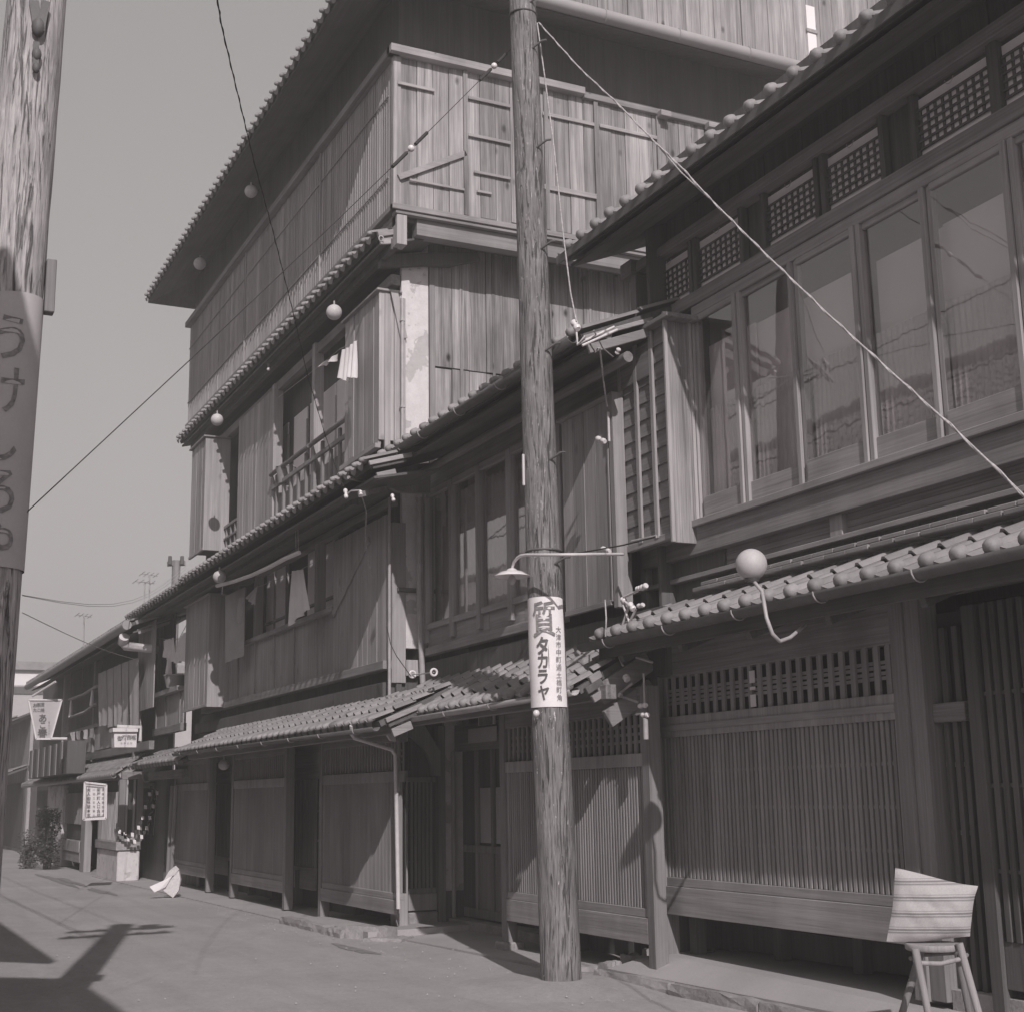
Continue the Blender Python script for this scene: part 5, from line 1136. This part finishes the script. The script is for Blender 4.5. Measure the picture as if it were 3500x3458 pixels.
lettering('lettering', bnd, 'ink_pale', [(c, .015, cz(60, py).z, .27) for c, py in (('う', 1185), ('け', 1360), ('し', 1525), ('ろ', 1700), ('や', 1870))], nwrap, .012, .8, True)
c = npc(cz(160, 970).z); bxr = npr(c.z); q0 = cz(160, 882) , cz(160, 1062)
bx('mounting_bar', NP, 'post', c.x + .0, c.x + .07, c.y + bxr + .0, c.y + bxr + .05, q0[1].z, q0[0].z, .004)
for px_, py_, s in ((165, 150, .035), (160, 240, .025), (158, 285, .02)): q = cz(px_, py_) + HF * -.16; MB().ball(q, s, 8, 6, 1.6).build('iron_fitting', 'metal_dark', NP)
bm('iron_strap', NP, 'metal_dark', cz(150, 60) + HF * -.16, cz(165, 160) + HF * -.16, .05, .012, (1, 0, 0)); bm('iron_strap', NP, 'metal_dark', cz(190, 60) + HF * -.155, cz(172, 160) + HF * -.16, .04, .012, (1, 0, 0)); bm('iron_strap', NP, 'metal_dark', cz(160, 200) + HF * -.165, cz(158, 280) + HF * -.165, .03, .012, (1, 0, 0))

def wire(name, label, pts, r, mat='wire', cat='wire', twist=False):
    o = tube(name, None, mat, pts, r, 6)
    if twist:
        P_ = [V(p) for p in pts]; mb = MB(); L = []
        for a, b in zip(P_, P_[1:]):
            n = max(2, int((b - a).length / .06))
            for i in range(n): L.append(a.lerp(b, i / n))
        L.append(P_[-1]); n2 = [p + V((0, r * 1.3 * math.cos(i * .9), r * 1.3 * math.sin(i * .9))) for i, p in enumerate(L)]
        mb.tube(n2, r * .8, 5); mb.build('strand', mat, o)
    return tag(o, label, cat)
px = [(1841, 78, 5.35), (1983, 236, 5.25), (2110, 354, 5.17), (2233, 481, 5.1), (2336, 580, 5.03), (2421, 674, 4.97), (2600, 853, 4.86), (2830, 1075, 4.7), (3060, 1285, 4.55), (3250, 1455, 4.4), (3444, 1640, 4.3), (3620, 1810, 4.15)]
wire('cable', 'thick pale twisted cable running from the utility pole down across the right-hand windows', [onY(a, b, c) for a, b, c in px], .0055, 'rope', 'cable', True)
wire('cable', 'second strand of pale cable that joins the thick one in front of the right-hand roof', [onY(a, b, c) for a, b, c in ((2256, 508, 5.09), (2330, 592, 5.06), (2421, 676, 4.97))], .005, 'rope', 'cable')
px = [(1836, 80, 5.4), (1860, 250, 5.35), (1893, 500, 5.3), (1925, 800, 5.25), (1950, 1000, 5.22), (1970, 1100, 5.2)]
wire('cable', 'pale service cable dropping steeply beside the utility pole to the middle house eave', [onY(a, b, c) for a, b, c in px], .007, 'rope', 'cable')
A1, B1 = onP(1745, 170, b0, HF), npc(cz(92, 1755).z) + side * .16
px = [A1, A1.lerp(B1, .25) - V((0, 0, .03)), A1.lerp(B1, .5) - V((0, 0, .04)), A1.lerp(B1, .75) - V((0, 0, .03)), B1]
wire('guy_wire', 'thin stay wire with ball insulators stretched from the utility pole down to the left pole', px, .003, 'wire')
AB = lambda t: A1.lerp(B1, t) - V((0, 0, .04 * math.sin(math.pi * t)))
def t_at(pxx):
    best = min(range(1, 400), key=lambda i: abs(proj(AB(i / 400))[0] - pxx)); return best / 400
def proj(p):
    d = V(p) - V((0, 0, EYE)); c = RX * d.x + RY * d.y + RZ * d.z; return (CX + FPX * c.x / c.z, CY + FPX * c.y / c.z, c.z)
for i, pxx in enumerate((1690, 1406)):
    t = t_at(pxx); q = AB(t); bi = MB().ball(q, .028, 14, 10).build('insulator', 'porcelain', None); tag(bi, ('white egg insulator on the stay wire close to the utility pole', 'white ball insulator halfway along the stay wire in front of the pale boards')[i], 'insulator')
    tube('wire_sleeve', bi, 'wire', [AB(t - .045), AB(t - .012)], .014, 6); tube('wire_sleeve', bi, 'wire', [AB(t + .012), AB(t + .05)], .014, 6)
px = [(740, -20, 1.3), (757, 88, 1.5), (800, 270, 1.8), (870, 560, 2.4), (930, 780, 2.9), (1000, 1060, 3.6), (1050, 1280, 4.1), (1100, 1450, 4.5), (1145, 1590, 4.8), (1180, 1680, 4.95)]
wire('service_wire', 'dark twisted service wire falling from the sky to the four storey house eave', [onY(*p) for p in px], .0032, 'wire', 'wire', True)
wire('wire', 'drooping pale wire hanging from the bracket down the boarded shutters', [onY(a, b, c) for a, b, c in ((1235, 1690, 5.1), (1252, 1745, 5.3), (1250, 1830, 5.45), (1256, 1900, 5.5), (1272, 1965, 5.55))], .007, 'rope')
wire('wire', 'thin cord looping down past the corner strip to the small ring insulator', [onY(a, b, c) for a, b, c in ((1322, 2140, 5.5), (1335, 2200, 5.5), (1355, 2240, 5.5), (1405, 2310, 5.5))], .005, 'wire')
wire('wire', 'pale cord hanging from the middle house eave bracket beside its shutters', [onY(a, b, c) for a, b, c in ((2050, 1190, 5.5), (2062, 1300, 5.7), (2075, 1390, 5.85))], .007, 'rope')
wire('wire', 'thin wire running up to the right from the pole to the shutter box sill', [onY(a, b, c) for a, b, c in ((1850, 1908, 5.5), (2000, 1885, 5.7), (2130, 1862, 5.85), (2240, 1833, 5.95))], .007, 'wire')
tube('bamboo_rod', None, 'post_light', [onY(2160, 1850, 5.98), onY(2243, 1832, 6.0)], .014, 6)
tag(bpy.data.objects['bamboo_rod'], 'short pale rod tied across the foot of the lapped shutter box', 'rod')
wire('wire', 'short pale cord hanging from the middle house shutters to the lower roof', [onY(a, b, c) for a, b, c in ((2068, 2050, 5.8), (2072, 2110, 5.7), (2070, 2175, 5.65))], .007, 'rope')
# far wires
for i, (p, q) in enumerate((((75, 2032, 1.), (380, 1990, 3), (620, 1925, 6)), ((75, 2030, 1.), (380, 2005, 3), (600, 1942, 6)), ((75, 2090, 1), (320, 2190, 3), (470, 2262, 4.6))) and [((75, 2032), (640, 1928)), ((75, 2034), (640, 1940)), ((75, 2092), (462, 2252))]):
    A2, B2 = onX(*p, -18 if i < 2 else -14), onX(*q, -36 if i < 2 else -26); pts = [A2.lerp(B2, k / 8) - V((0, 0, (.5 if i < 2 else .05) * math.sin(math.pi * k / 8))) for k in range(9)]
    wire('wire', ('upper of two faint far wires sagging to the distant crossarm', 'lower of two faint far wires sagging to the distant crossarm', 'faint wire slanting down to the low shop house eave')[i], pts, .0045, 'metal')
wire('cable', 'overhead cable along the far side of the street mirrored in the windows', [(-7.2, .9, 7.4), (-16, .9, 7.15), (-26, .9, 7.4)], .008)
wire('cable', 'lower overhead cable along the far side of the street mirrored in the windows', [(-7.2, .5, 6.7), (-16, .5, 6.45), (-26, .5, 6.7)], .014)
FP = thing('utility_pole', 'distant pole top with one crossarm rising behind the low roof', 'utility pole', tuple(onX(603, 2000, -36) * V((1, 1, 0)) if False else onX(603, 2000, -36)))
c = onX(603, 1915, -36); tube('pole_shaft', FP, 'post', [(c.x, c.y, 0), tuple(c)], .11, 8); e1, e2 = onX(573, 1926, -36), onX(632, 1924, -36); bm('crossarm', FP, 'post', e1, e2, .12, .12)
for px_ in (581, 622): q = onX(px_, 1915, -35.9); MB().tube([q - V((0, 0, .1)), q + V((0, 0, .12))], [.06, .045], 8).build('insulator', 'dark', FP)
for i, (px_, y0, y1, w) in enumerate(((512, 1962, 2048, 26), (495, 1988, 2055, 32), (288, 2102, 2215, 24))):
    q = onX(px_, y1, -37); a = onX(px_, y0, -37); an = thing('television_aerial', ('taller thin aerial on the roof left of the distant pole', 'shorter thin aerial crossing in front of the taller one', 'lone thin aerial above the middle of the shop house roof')[i], 'aerial', tuple(q))
    tube('mast', an, 'metal', [q - V((0, 0, 1)), a], .018, 5); tube('boom', an, 'metal', [onX(px_ - w, y0 - 3, -37), onX(px_ + w, y0 + 5, -37)], .014, 5)
    for k in range(4): q1 = onX(px_ - w + k * w * .6, y0 - 3 + k * 2, -37); tube('element', an, 'metal', [q1 - V((.4, 0, 0)), q1 + V((.4, 0, 0))], .01, 4)

# ================================================================== LAMPS
def G_(px, py, y, rpx): p = onY(px, py, y); return p, rpx * proj(p)[2] / FPX
c, r = G_(2568, 1928, 5.42, 54)
hang = [c - V((0, 0, r * .95)), onY(2605, 2020, 5.42), onY(2620, 2110, 5.4), onY(2640, 2165, 5.42), onY(2665, 2190, 5.48), onY(2700, 2178, 5.6), onY(2752, 2135, 5.85)]
t = globe(c, r, 'large opal globe lamp on a hooked arm in front of the right-hand lower roof', None)
tube('lamp_stem', t, 'metal', hang, .013, 10); tube('lamp_collar', t, 'metal_dark', [c - V((0, 0, r * .93)), c - V((0, 0, r * 1.12))], [.055, .04], 12)
for (a, b, y, rp_, lab) in ((858, 655, 5.2, 22, 'round globe lamp under the top eave, the upper and nearer one of the two'), (683, 902, 5.2, 21, 'round globe lamp under the top eave near its far left end'),
                           (1142, 1068, 5.3, 27, 'round globe lamp under the third floor eave above the hanging laundry'), (742, 1435, 5.15, 21, 'round globe lamp above the far left shutter box of the third floor'),
                           (750, 1970, 5.1, 22, 'round globe lamp above the far left shutter box of the second floor'), (765, 2612, 5.3, 18, 'dim globe lamp in the shade under the lowest eave of the four storey house')):
    c, r = G_(a, b, y, rp_); globe(c, r, lab, [c + V((0, 0, r * .9)), c + V((0, 0, r + .05))])
c, r = G_(918, 1262, 5.5, 6); t = thing('bare_bulb', 'tiny bare bulb hanging in the shade of the third floor eave', 'bulb', c); MB().ball(c, .03, 10, 8).build('bulb', 'porcelain', t); tube('socket', t, 'metal_dark', [c + V((0, 0, .025)), c + V((0, 0, .08))], .022, 8)
q = onY(2130, 1893, 6.14); SLp = thing('street_lamp', 'street lamp with a shallow enamel shade on a long horizontal pipe beside the utility pole', 'street lamp', tuple(q))
ex = q.x; p1 = onX(1800, 1895, ex); p2 = onX(1768, 1908, ex); p3 = onX(1752, 1935, ex); p4 = onX(1750, 1952, ex)
yt = 4.93; q = onY(2130, 1893, 5.88); p1 = onY(1800, 1895, 4.95); p4 = onY(1750, 1952, yt)
tube('pipe_arm', SLp, 'metal_light', [q, onY(2040, 1893, 5.48), onY(1958, 1894, 5.15), onY(1885, 1895, 5.05), p1, onY(1780, 1898, yt + .01), onY(1768, 1906, yt), onY(1757, 1920, yt), onY(1752, 1935, yt), p4], .013, 8)
c = onY(1750, 1962, yt); mb = MB(); prof = [(.02, .05), (.035, .045), (.05, .03), (.10, .018), (.145, -.012), (.152, -.02), (.144, -.018), (.09, .006), (.03, .016)]; n = 28; vs = []
for r_, z_ in prof:
    for k in range(n): a = 2 * math.pi * k / n; vs.append(c + V((r_ * math.cos(a), r_ * math.sin(a), z_)))
mb.add(vs, [(j * n + k, j * n + (k + 1) % n, (j + 1) * n + (k + 1) % n, (j + 1) * n + k) for j in range(len(prof) - 1) for k in range(n)], True); mb.build('lamp_shade', 'porcelain', SLp)
MB().ball(c - V((0, 0, .045)), .032, 12, 8, 1.3).build('bulb', 'globe', SLp)

# ================================================================== INSULATORS AND BRACKETS
def knob(p, q, r, parent=None, label=None, name='insulator'):
    r *= .72; p = V(p); q = V(q); m = [p.lerp(q, k) for k in (0, .12, .3, .42, .58, .7, .88, 1)]
    o = tube(name, parent, 'porcelain', m, [r * .7, r, r, r * .6, r * .6, r, r, r * .7], 10)
    if label: tag(o, label, 'insulator')
    return o
knob(onY(1340, 1690, 5.3), onY(1346, 1712, 5.3), .03, None, 'white knob insulator at the top of the thin corner drain pipe')
knob(onY(2040, 1498, 5.85), onY(2068, 1510, 5.85), .035, None, 'white knob insulator on the shutter end of the middle house')
knob(onY(2057, 1874, 5.8), onY(2085, 1882, 5.8), .034, None, 'white knob insulator just above the street lamp pipe')
knob(onY(2116, 1192, 5.7), onY(2108, 1210, 5.7), .03, None, 'small white knob beside the top corner of the lapped shutter box')
br = thing('wire_bracket', 'iron service bracket with white insulators at the right end of the middle house eave', 'bracket', tuple(onY(2010, 1140, 5.2)))
knob(onY(1960, 1100, 5.2), onY(1976, 1126, 5.2), .045, br); tube('iron_rod', br, 'metal_light', [onY(1972, 1178, 5.2), onY(2100, 1118, 5.5)], .012, 6); tube('iron_rod', br, 'metal_light', [onY(1990, 1182, 5.2), onY(2110, 1128, 5.5)], .012, 6)
tube('iron_rod', br, 'metal_light', [onY(1970, 1130, 5.2), onY(1974, 1180, 5.2), onY(2000, 1150, 5.25)], .010, 6); tube('cord', br, 'rope', [onY(2010, 1165, 5.3), onY(2035, 1205, 5.4), onY(2045, 1190, 5.4)], .008, 5); tube('cord', br, 'rope', [onY(2030, 1130, 5.3), onY(2060, 1190, 5.5), onY(2095, 1220, 5.7)], .006, 5)
br = thing('wire_bracket', 'service bracket with a wooden arm and white reels under the second floor eave corner', 'bracket', tuple(onY(1240, 1685, 5.0)))
bm('arm', br, 'beam_light', onY(1230, 1690, 5.05), onY(1318, 1670, 5.45), .05, .06); knob(onY(1180, 1672, 4.95), onY(1184, 1702, 4.95), .035, br); knob(onY(1232, 1678, 4.98), onY(1234, 1692, 4.98), .03, br)
tube('iron_rod', br, 'metal_light', [onY(1184, 1690, 4.96), onY(1200, 1678, 4.97), onY(1232, 1676, 5.0)], .009, 5); tube('bamboo_pole', br, 'post_light', [onY(1190, 1632, 5.0), onY(1300, 1660, 5.5)], .02, 7)
br = thing('wire_bracket', 'tangle of iron rods and white insulators standing on the left end of the lower roof', 'bracket', tuple(onY(2150, 2080, 5.9)))
def Y6(a, b, y=5.85): return onY(a, b, y)
for a, b in (((2124, 2050), (2160, 2150)), ((2150, 2070), (2122, 2152)), ((2174, 2080), (2152, 2125)), ((2128, 2042), (2180, 2018)), ((2130, 2050), (2160, 2075))): tube('iron_rod', br, 'metal_light', [Y6(*a), Y6(*b)], .011, 6)
for a, b, r_ in (((2176, 2012), (2188, 2008), .03), ((2192, 2008), (2210, 2000), .036), ((2126, 2046), (2136, 2054), .034), ((2152, 2062), (2166, 2082), .04), ((2180, 2070), (2200, 2066), .028)): knob(Y6(*a), Y6(*b), r_, br)
br = thing('wire_bracket', 'dim rods and insulators in the shade beside the corner post under the lower roof', 'bracket', tuple(onY(2170, 2400, 5.9)))
for a, b in (((2115, 2370), (2160, 2335)), ((2120, 2378), (2180, 2398)), ((2200, 2300), (2203, 2400)), ((2112, 2235), (2130, 2275)), ((2175, 2245), (2230, 2262)), ((2175, 2440), (2200, 2436))): tube('iron_rod', br, 'metal', [Y6(*a), Y6(*b)], .010, 6)
for a, b, r_ in (((2138, 2310), (2146, 2322), .045), ((2112, 2365), (2122, 2376), .035), ((2184, 2412), (2210, 2408), .03), ((2194, 2442), (2216, 2442), .03), ((2020, 2362), (2034, 2364), .04)): knob(Y6(*a), Y6(*b), r_, br)
tube('drain_pipe', br, 'metal', [Y6(2206, 2452), Y6(2208, 2525)], .022, 8)
for i, (a, b) in enumerate(((1410, 2303), (1483, 2296))):
    c = onY(a, b, 5.55); o = tube('ring_insulator', None, 'porcelain', [c + V((0, .035 * math.cos(t), .035 * math.sin(t))) for t in [j * math.pi / 6 for j in range(13)]], .013, 6); tag(o, ('ring insulator left of the thick leaning drain pipe', 'ring insulator right of the thick leaning drain pipe')[i], 'insulator')
    tube('iron_rod', o, 'metal', [c, onY(1440, 2302, 5.58)], .007, 5)

# ================================================================== LAUNDRY
ln = thing('clothes_line', 'cord strung under the third floor eave by the railing', 'clothes line', tuple(onY(1100, 1300, 5.45))); tube('cord', ln, 'rope', [onY(950, 1360, 5.4), onY(1070, 1268, 5.42), onY(1160, 1195, 5.44), onY(1222, 1165, 5.46)], .004, 4)
for i, (q, lab) in enumerate(((((1158, 1206), (1112, 1236), (1150, 1232), (1085, 1258)), 'thin white rag blown sideways on the third floor line'), (((1166, 1198), (1192, 1188), (1155, 1292), (1192, 1306)), 'grey and white towel hanging on the third floor line'), (((1192, 1185), (1216, 1165), (1186, 1290), (1215, 1290)), 'wide white cloth at the right end of the third floor line'))):
    tag(cloth('laundry_cloth', None, 'cloth', onY(*q[0], 5.42), onY(*q[1], 5.42), onY(*q[2], 5.4), onY(*q[3], 5.42), 2, .03, 16, 10), lab, 'cloth', 'laundry on the third floor line')
ln = thing('clothes_line', 'cord strung across the second floor window opening', 'clothes line', tuple(onY(950, 1980, 5.5))); tube('cord', ln, 'rope', [onY(880, 2005, 5.5), onY(1000, 1960, 5.5), onY(1085, 1915, 5.5)], .004, 4)
for q, lab in ((((1000, 1950), (1038, 1944), (990, 2138), (1056, 2082)), 'long white shirt hanging in the second floor window'), (((872, 2010), (882, 2000), (843, 2045), (870, 2066)), 'small pale cloth blown aside near the bamboo blind'), (((818, 2042), (834, 2036), (812, 2125), (824, 2130)), 'narrow grey strip of cloth beside the bamboo blind')):
    tag(cloth('laundry_cloth', None, 'cloth' if 'white' in lab else 'cloth_grey', onY(*q[0], 5.48), onY(*q[1], 5.48), onY(*q[2], 5.46), onY(*q[3], 5.48), 2.2, .03, 18, 12), lab, 'cloth', 'laundry on the second floor line')
rb = thing('rolled_blind', 'long pale rolled blind slung on cords under the second floor eave', 'blind', tuple(onY(880, 1960, 5.25)))
P6 = [onY(742, 2001, 5.25), onY(800, 1986, 5.25), onY(860, 1965, 5.25), onY(920, 1938, 5.25), onY(975, 1908, 5.25), onY(1022, 1888, 5.25)]
tube('roll', rb, 'cloth', P6, .03, 8); 
for a in (1010, 1018): tube('cord', rb, 'rope', [onY(a, 1790, 5.25), onY(a + 2, 1888, 5.25)], .005, 4)
tube('cord', rb, 'rope', [onY(762, 2000, 5.25), onY(758, 2030, 5.25)], .01, 4)
for q, lab in ((((560, 2188), (594, 2178), (556, 2240), (598, 2262)), 'crumpled grey shirt hanging on the left in the shabby house window'), (((612, 2185), (630, 2160), (598, 2265), (648, 2255)), 'crumpled grey shirt hanging on the right in the shabby house window'), (((573, 2240), (586, 2240), (572, 2300), (580, 2302)), 'thin strip of cloth dangling above the bucket')):
    tag(cloth('laundry_cloth', None, 'cloth', onY(*q[0], YL - .1), onY(*q[1], YL - .1), onY(*q[2], YL - .12), onY(*q[3], YL - .1), 3, .05, 20, 12), lab, 'cloth', 'laundry in the shabby house window')
ln = thing('clothes_line', 'cord across the shabby house window', 'clothes line', tuple(onY(600, 2180, YL - .1))); tube('cord', ln, 'rope', [onY(540, 2178, YL - .1), onY(565, 2184, YL - .1), onY(612, 2182, YL - .1), onY(660, 2092, YL - .1)], .006, 4)
c = onY(598, 2363, YL - .0); zt_ = onY(598, 2308, YL).z; bk = thing('bucket', 'tin bucket standing on the sill under the laundry in the shabby house window', 'bucket', tuple(c)); tube('bucket_body', bk, 'bucket', [V((c.x, c.y, zsill)), V((c.x, c.y, zt_))], [.16, .21], 16); tube('rim', bk, 'metal', [V((c.x + .21 * math.cos(a), c.y + .21 * math.sin(a), zt_)) for a in [i * math.pi / 8 for i in range(17)]], .012, 5)
c = onY(977, 1625, Y3 - .02); bk = thing('bucket', 'small bucket behind the third floor railing', 'bucket', tuple(c)); tube('bucket_body', bk, 'bucket', [c - V((0, 0, .13)), c + V((0, 0, .12))], [.11, .15], 14); tube('rim', bk, 'metal', [c + V((.15 * math.cos(a), .15 * math.sin(a), .12)) for a in [i * math.pi / 8 for i in range(17)]], .008, 5)

# ================================================================== STOOL WITH CUSHION
cs = onY(3188, 3222, 5.6); gz = .14
st = thing('stool', 'round wooden stool with splayed legs on the right-hand forecourt', 'stool', (cs.x, cs.y, gz))
rs = 93 * proj(cs)[2] / FPX
tube('seat', st, 'post_light', [cs - V((0, 0, .035)), cs - V((0, 0, .028)), cs - V((0, 0, .006)), cs], [rs * .95, rs, rs, rs * .97], 28)
n1 = V((.82, -.57, 0)); wv = V((.57, .82, 0))
def leg(a, b, off): return [onP(*a, cs + n1 * off, n1), onP(*b, cs + n1 * off, n1)]
for a, b, o in (((3128, 3240), (3160, 3400), .12), ((3278, 3222), (3328, 3400), .12)):
    p, q = leg(a, b, o); d = (q - p); q = p + d * ((p.z - gz) / -d.z) if d.z < 0 else q; tube('leg', st, 'post_light', [p, p.lerp(q, .5), q], [.022, .021, .019], 10)
for a, b, o in (((3150, 3240), (3108, 3380), -.12), ((3270, 3235), (3300, 3390), -.12)):
    p, q = leg(a, b, o); d = (q - p); q = p + d * ((p.z - gz) / -d.z); tube('leg', st, 'post', [p, p.lerp(q, .5), q], [.022, .021, .019], 10)
tube('stretcher', st, 'post_light', leg((3150, 3290), (3215, 3292), .12) + [leg((3283, 3276), (0, 0), .12)[0]], .013, 8)
rg = [leg((3112, 3274), (0, 0), -.02)[0], leg((3150, 3262), (0, 0), -.15)[0], leg((3260, 3255), (0, 0), -.15)[0], leg((3305, 3262), (0, 0), -.02)[0]]; tube('stretcher', st, 'post', rg, .012, 8)
cu_n = V((.80, -.60, 0)); cc_ = cs + V((0, 0, .02))
tl, tr, br_, bl = [onP(a, b, cc_, cu_n) for a, b in ((3060, 2964), (3343, 3022), (3316, 3203), (3030, 3218))]
cu = thing('cushion', 'striped square cushion standing upright on the round stool to air', 'cushion', tuple((tl + tr + br_ + bl) / 4))
mb = MB(); nu, nv = 22, 18; C0 = (tl + tr + br_ + bl) / 4
for s_ in (1, -1):
    vs = []
    for j in range(nv + 1):
        for i in range(nu + 1):
            u, v = i / nu, j / nv; p = tl.lerp(tr, u).lerp(bl.lerp(br_, u), v) + V((0, 0, -.014 * math.sin(math.pi * u) * (1 - v) + .007 * math.sin(5 * u + 9 * v)))
            e = (1 - abs(2 * u - 1) ** 2.6) * (1 - abs(2 * v - 1) ** 2.6); pin = .02 * (abs(2 * u - 1) ** 3 * (1 - abs(2 * v - 1) ** 2)) ; ctr = (C0 - p) * pin * 2
            vs.append(p + ctr + cu_n * (s_ * (.055 * e ** .6 if e > 0 else 0)) + cu_n * (s_ * e * (.006 * math.sin(u * 14 + v * 5) + .005 * math.sin(v * 17 - u * 6) + .004 * math.sin(u * 31 - v * 23))))
    fs = [(j * (nu + 1) + i, j * (nu + 1) + i + 1, (j + 1) * (nu + 1) + i + 1, (j + 1) * (nu + 1) + i) for j in range(nv) for i in range(nu)]
    mb.add(vs, fs if s_ < 0 else [f[::-1] for f in fs], True)
mb.build('cushion_cover', 'stripes', cu)

# ================================================================== STRAW BAG ON THE ROAD EDGE
c = onZ(585, 3062, .02); bn = V((.86, -.5, 0)); o_ = V((-.18, .1, 0)); W2 = lambda a, b, k=0.: onP(a, b, c + bn * k, bn)
bag = thing('straw_bag', 'pale folded straw bag lying tilted at the road edge by the lattice front', 'bag', tuple(c))
F = [W2(596, 3014, .05), W2(611, 2972, .0), W2(617, 3006, .05), W2(612, 3042, .06), W2(592, 3066, .08), W2(560, 3040, .12), W2(537, 3045, .1), W2(565, 3028, .1)]
mb = MB(); mb.prism([W2(566, 3030, .1), W2(588, 3000, .08), W2(611, 2974, .02), W2(617, 3006, .03), W2(610, 3043, .05), W2(591, 3067, .08), W2(556, 3040, .12)], (-.06, .03, 0)); mb.build('bag_side', 'straw', bag)
mb = MB(); mb.prism([W2(511, 3029, .25), W2(560, 3007, .15), W2(590, 2990, .09), W2(566, 3030, .14), W2(545, 3040, .2), W2(528, 3048, .24)], (-.03, .015, 0)); mb.build('bag_flap', 'cloth', bag)
mb = MB(); mb.prism([W2(560, 3006, -.1), W2(578, 2975, -.14), W2(600, 2957, -.12), W2(612, 2970, -.1), W2(596, 2990, -.05)], (-.03, .015, 0)); mb.build('bag_back', 'straw', bag)

# stains and litter on the road
def stain(c, rx, ry, mat, z, seed, rot=0.):
    random.seed(seed); n = 26; ph = [random.uniform(0, 6.28) for _ in range(4)]; vs = [(c.x, c.y, z)]
    for k in range(n):
        a = 2 * math.pi * k / n; r = 1 + .22 * math.sin(2 * a + ph[0]) + .16 * math.sin(3 * a + ph[1]) + .12 * math.sin(5 * a + ph[2]) + .08 * math.sin(9 * a + ph[3])
        x, y = rx * r * math.cos(a), ry * r * math.sin(a); vs.append((c.x + x * math.cos(rot) - y * math.sin(rot), c.y + x * math.sin(rot) + y * math.cos(rot), z))
    MB().add(vs, [(0, 1 + k, 1 + (k + 1) % n) for k in range(n)]).build('road_stain', mat, None, 'structure')
M['stain'] = plain('damp_road_stain', .24, .25, 9, .9, .4, 90)
stain(onZ(1210, 3243, 0), .5, .09, 'stain', .004, 1); stain(onZ(345, 3046, 0), 1.1, .10, 'stain', .004, 2); stain(onZ(195, 3008, 0), 2.2, .13, 'stain', .004, 3); stain(onZ(240, 3012, 0), 1.4, .1, 'stain', .008, 4)
lt = MB(); random.seed(5)
for i in range(260):
    c = onZ(random.uniform(90, 2400), random.uniform(3060, 3440), .0); s = random.uniform(.004, .014)
    if random.random() < .5: c = V((random.uniform(-24, -9), random.uniform(4.7, 5.3), 0)); s *= 1.2
    a = random.uniform(0, 3); lt.add([c + V((s * math.cos(a + k * 1.57), s * math.sin(a + k * 1.57), .012 if c.y < 5 else .02)) for k in range(4)] + [c + V((0, 0, .03 if c.y > 5 else .022))], [(0, 1, 4), (1, 2, 4), (2, 3, 4), (3, 0, 4)])
lt.build('grit', 'stone', None, 'stuff')

# ================================================================== HAZE: thin volume added to lift dark tones and fade the far houses
hm = bpy.data.materials.new('thin_haze'); hm.use_nodes = True; t = hm.node_tree; t.nodes.remove(t.nodes['Principled BSDF'])
pv = t.nodes.new('ShaderNodeVolumePrincipled'); pv.inputs['Density'].default_value = .006; pv.inputs['Color'].default_value = (.92, .88, .88, 1)
t.links.new(pv.outputs[0], t.nodes['Material Output'].inputs['Volume'])
MB().box(-440, 80, -75, 75, -1.2, 17).build('haze', hm, None, 'stuff')
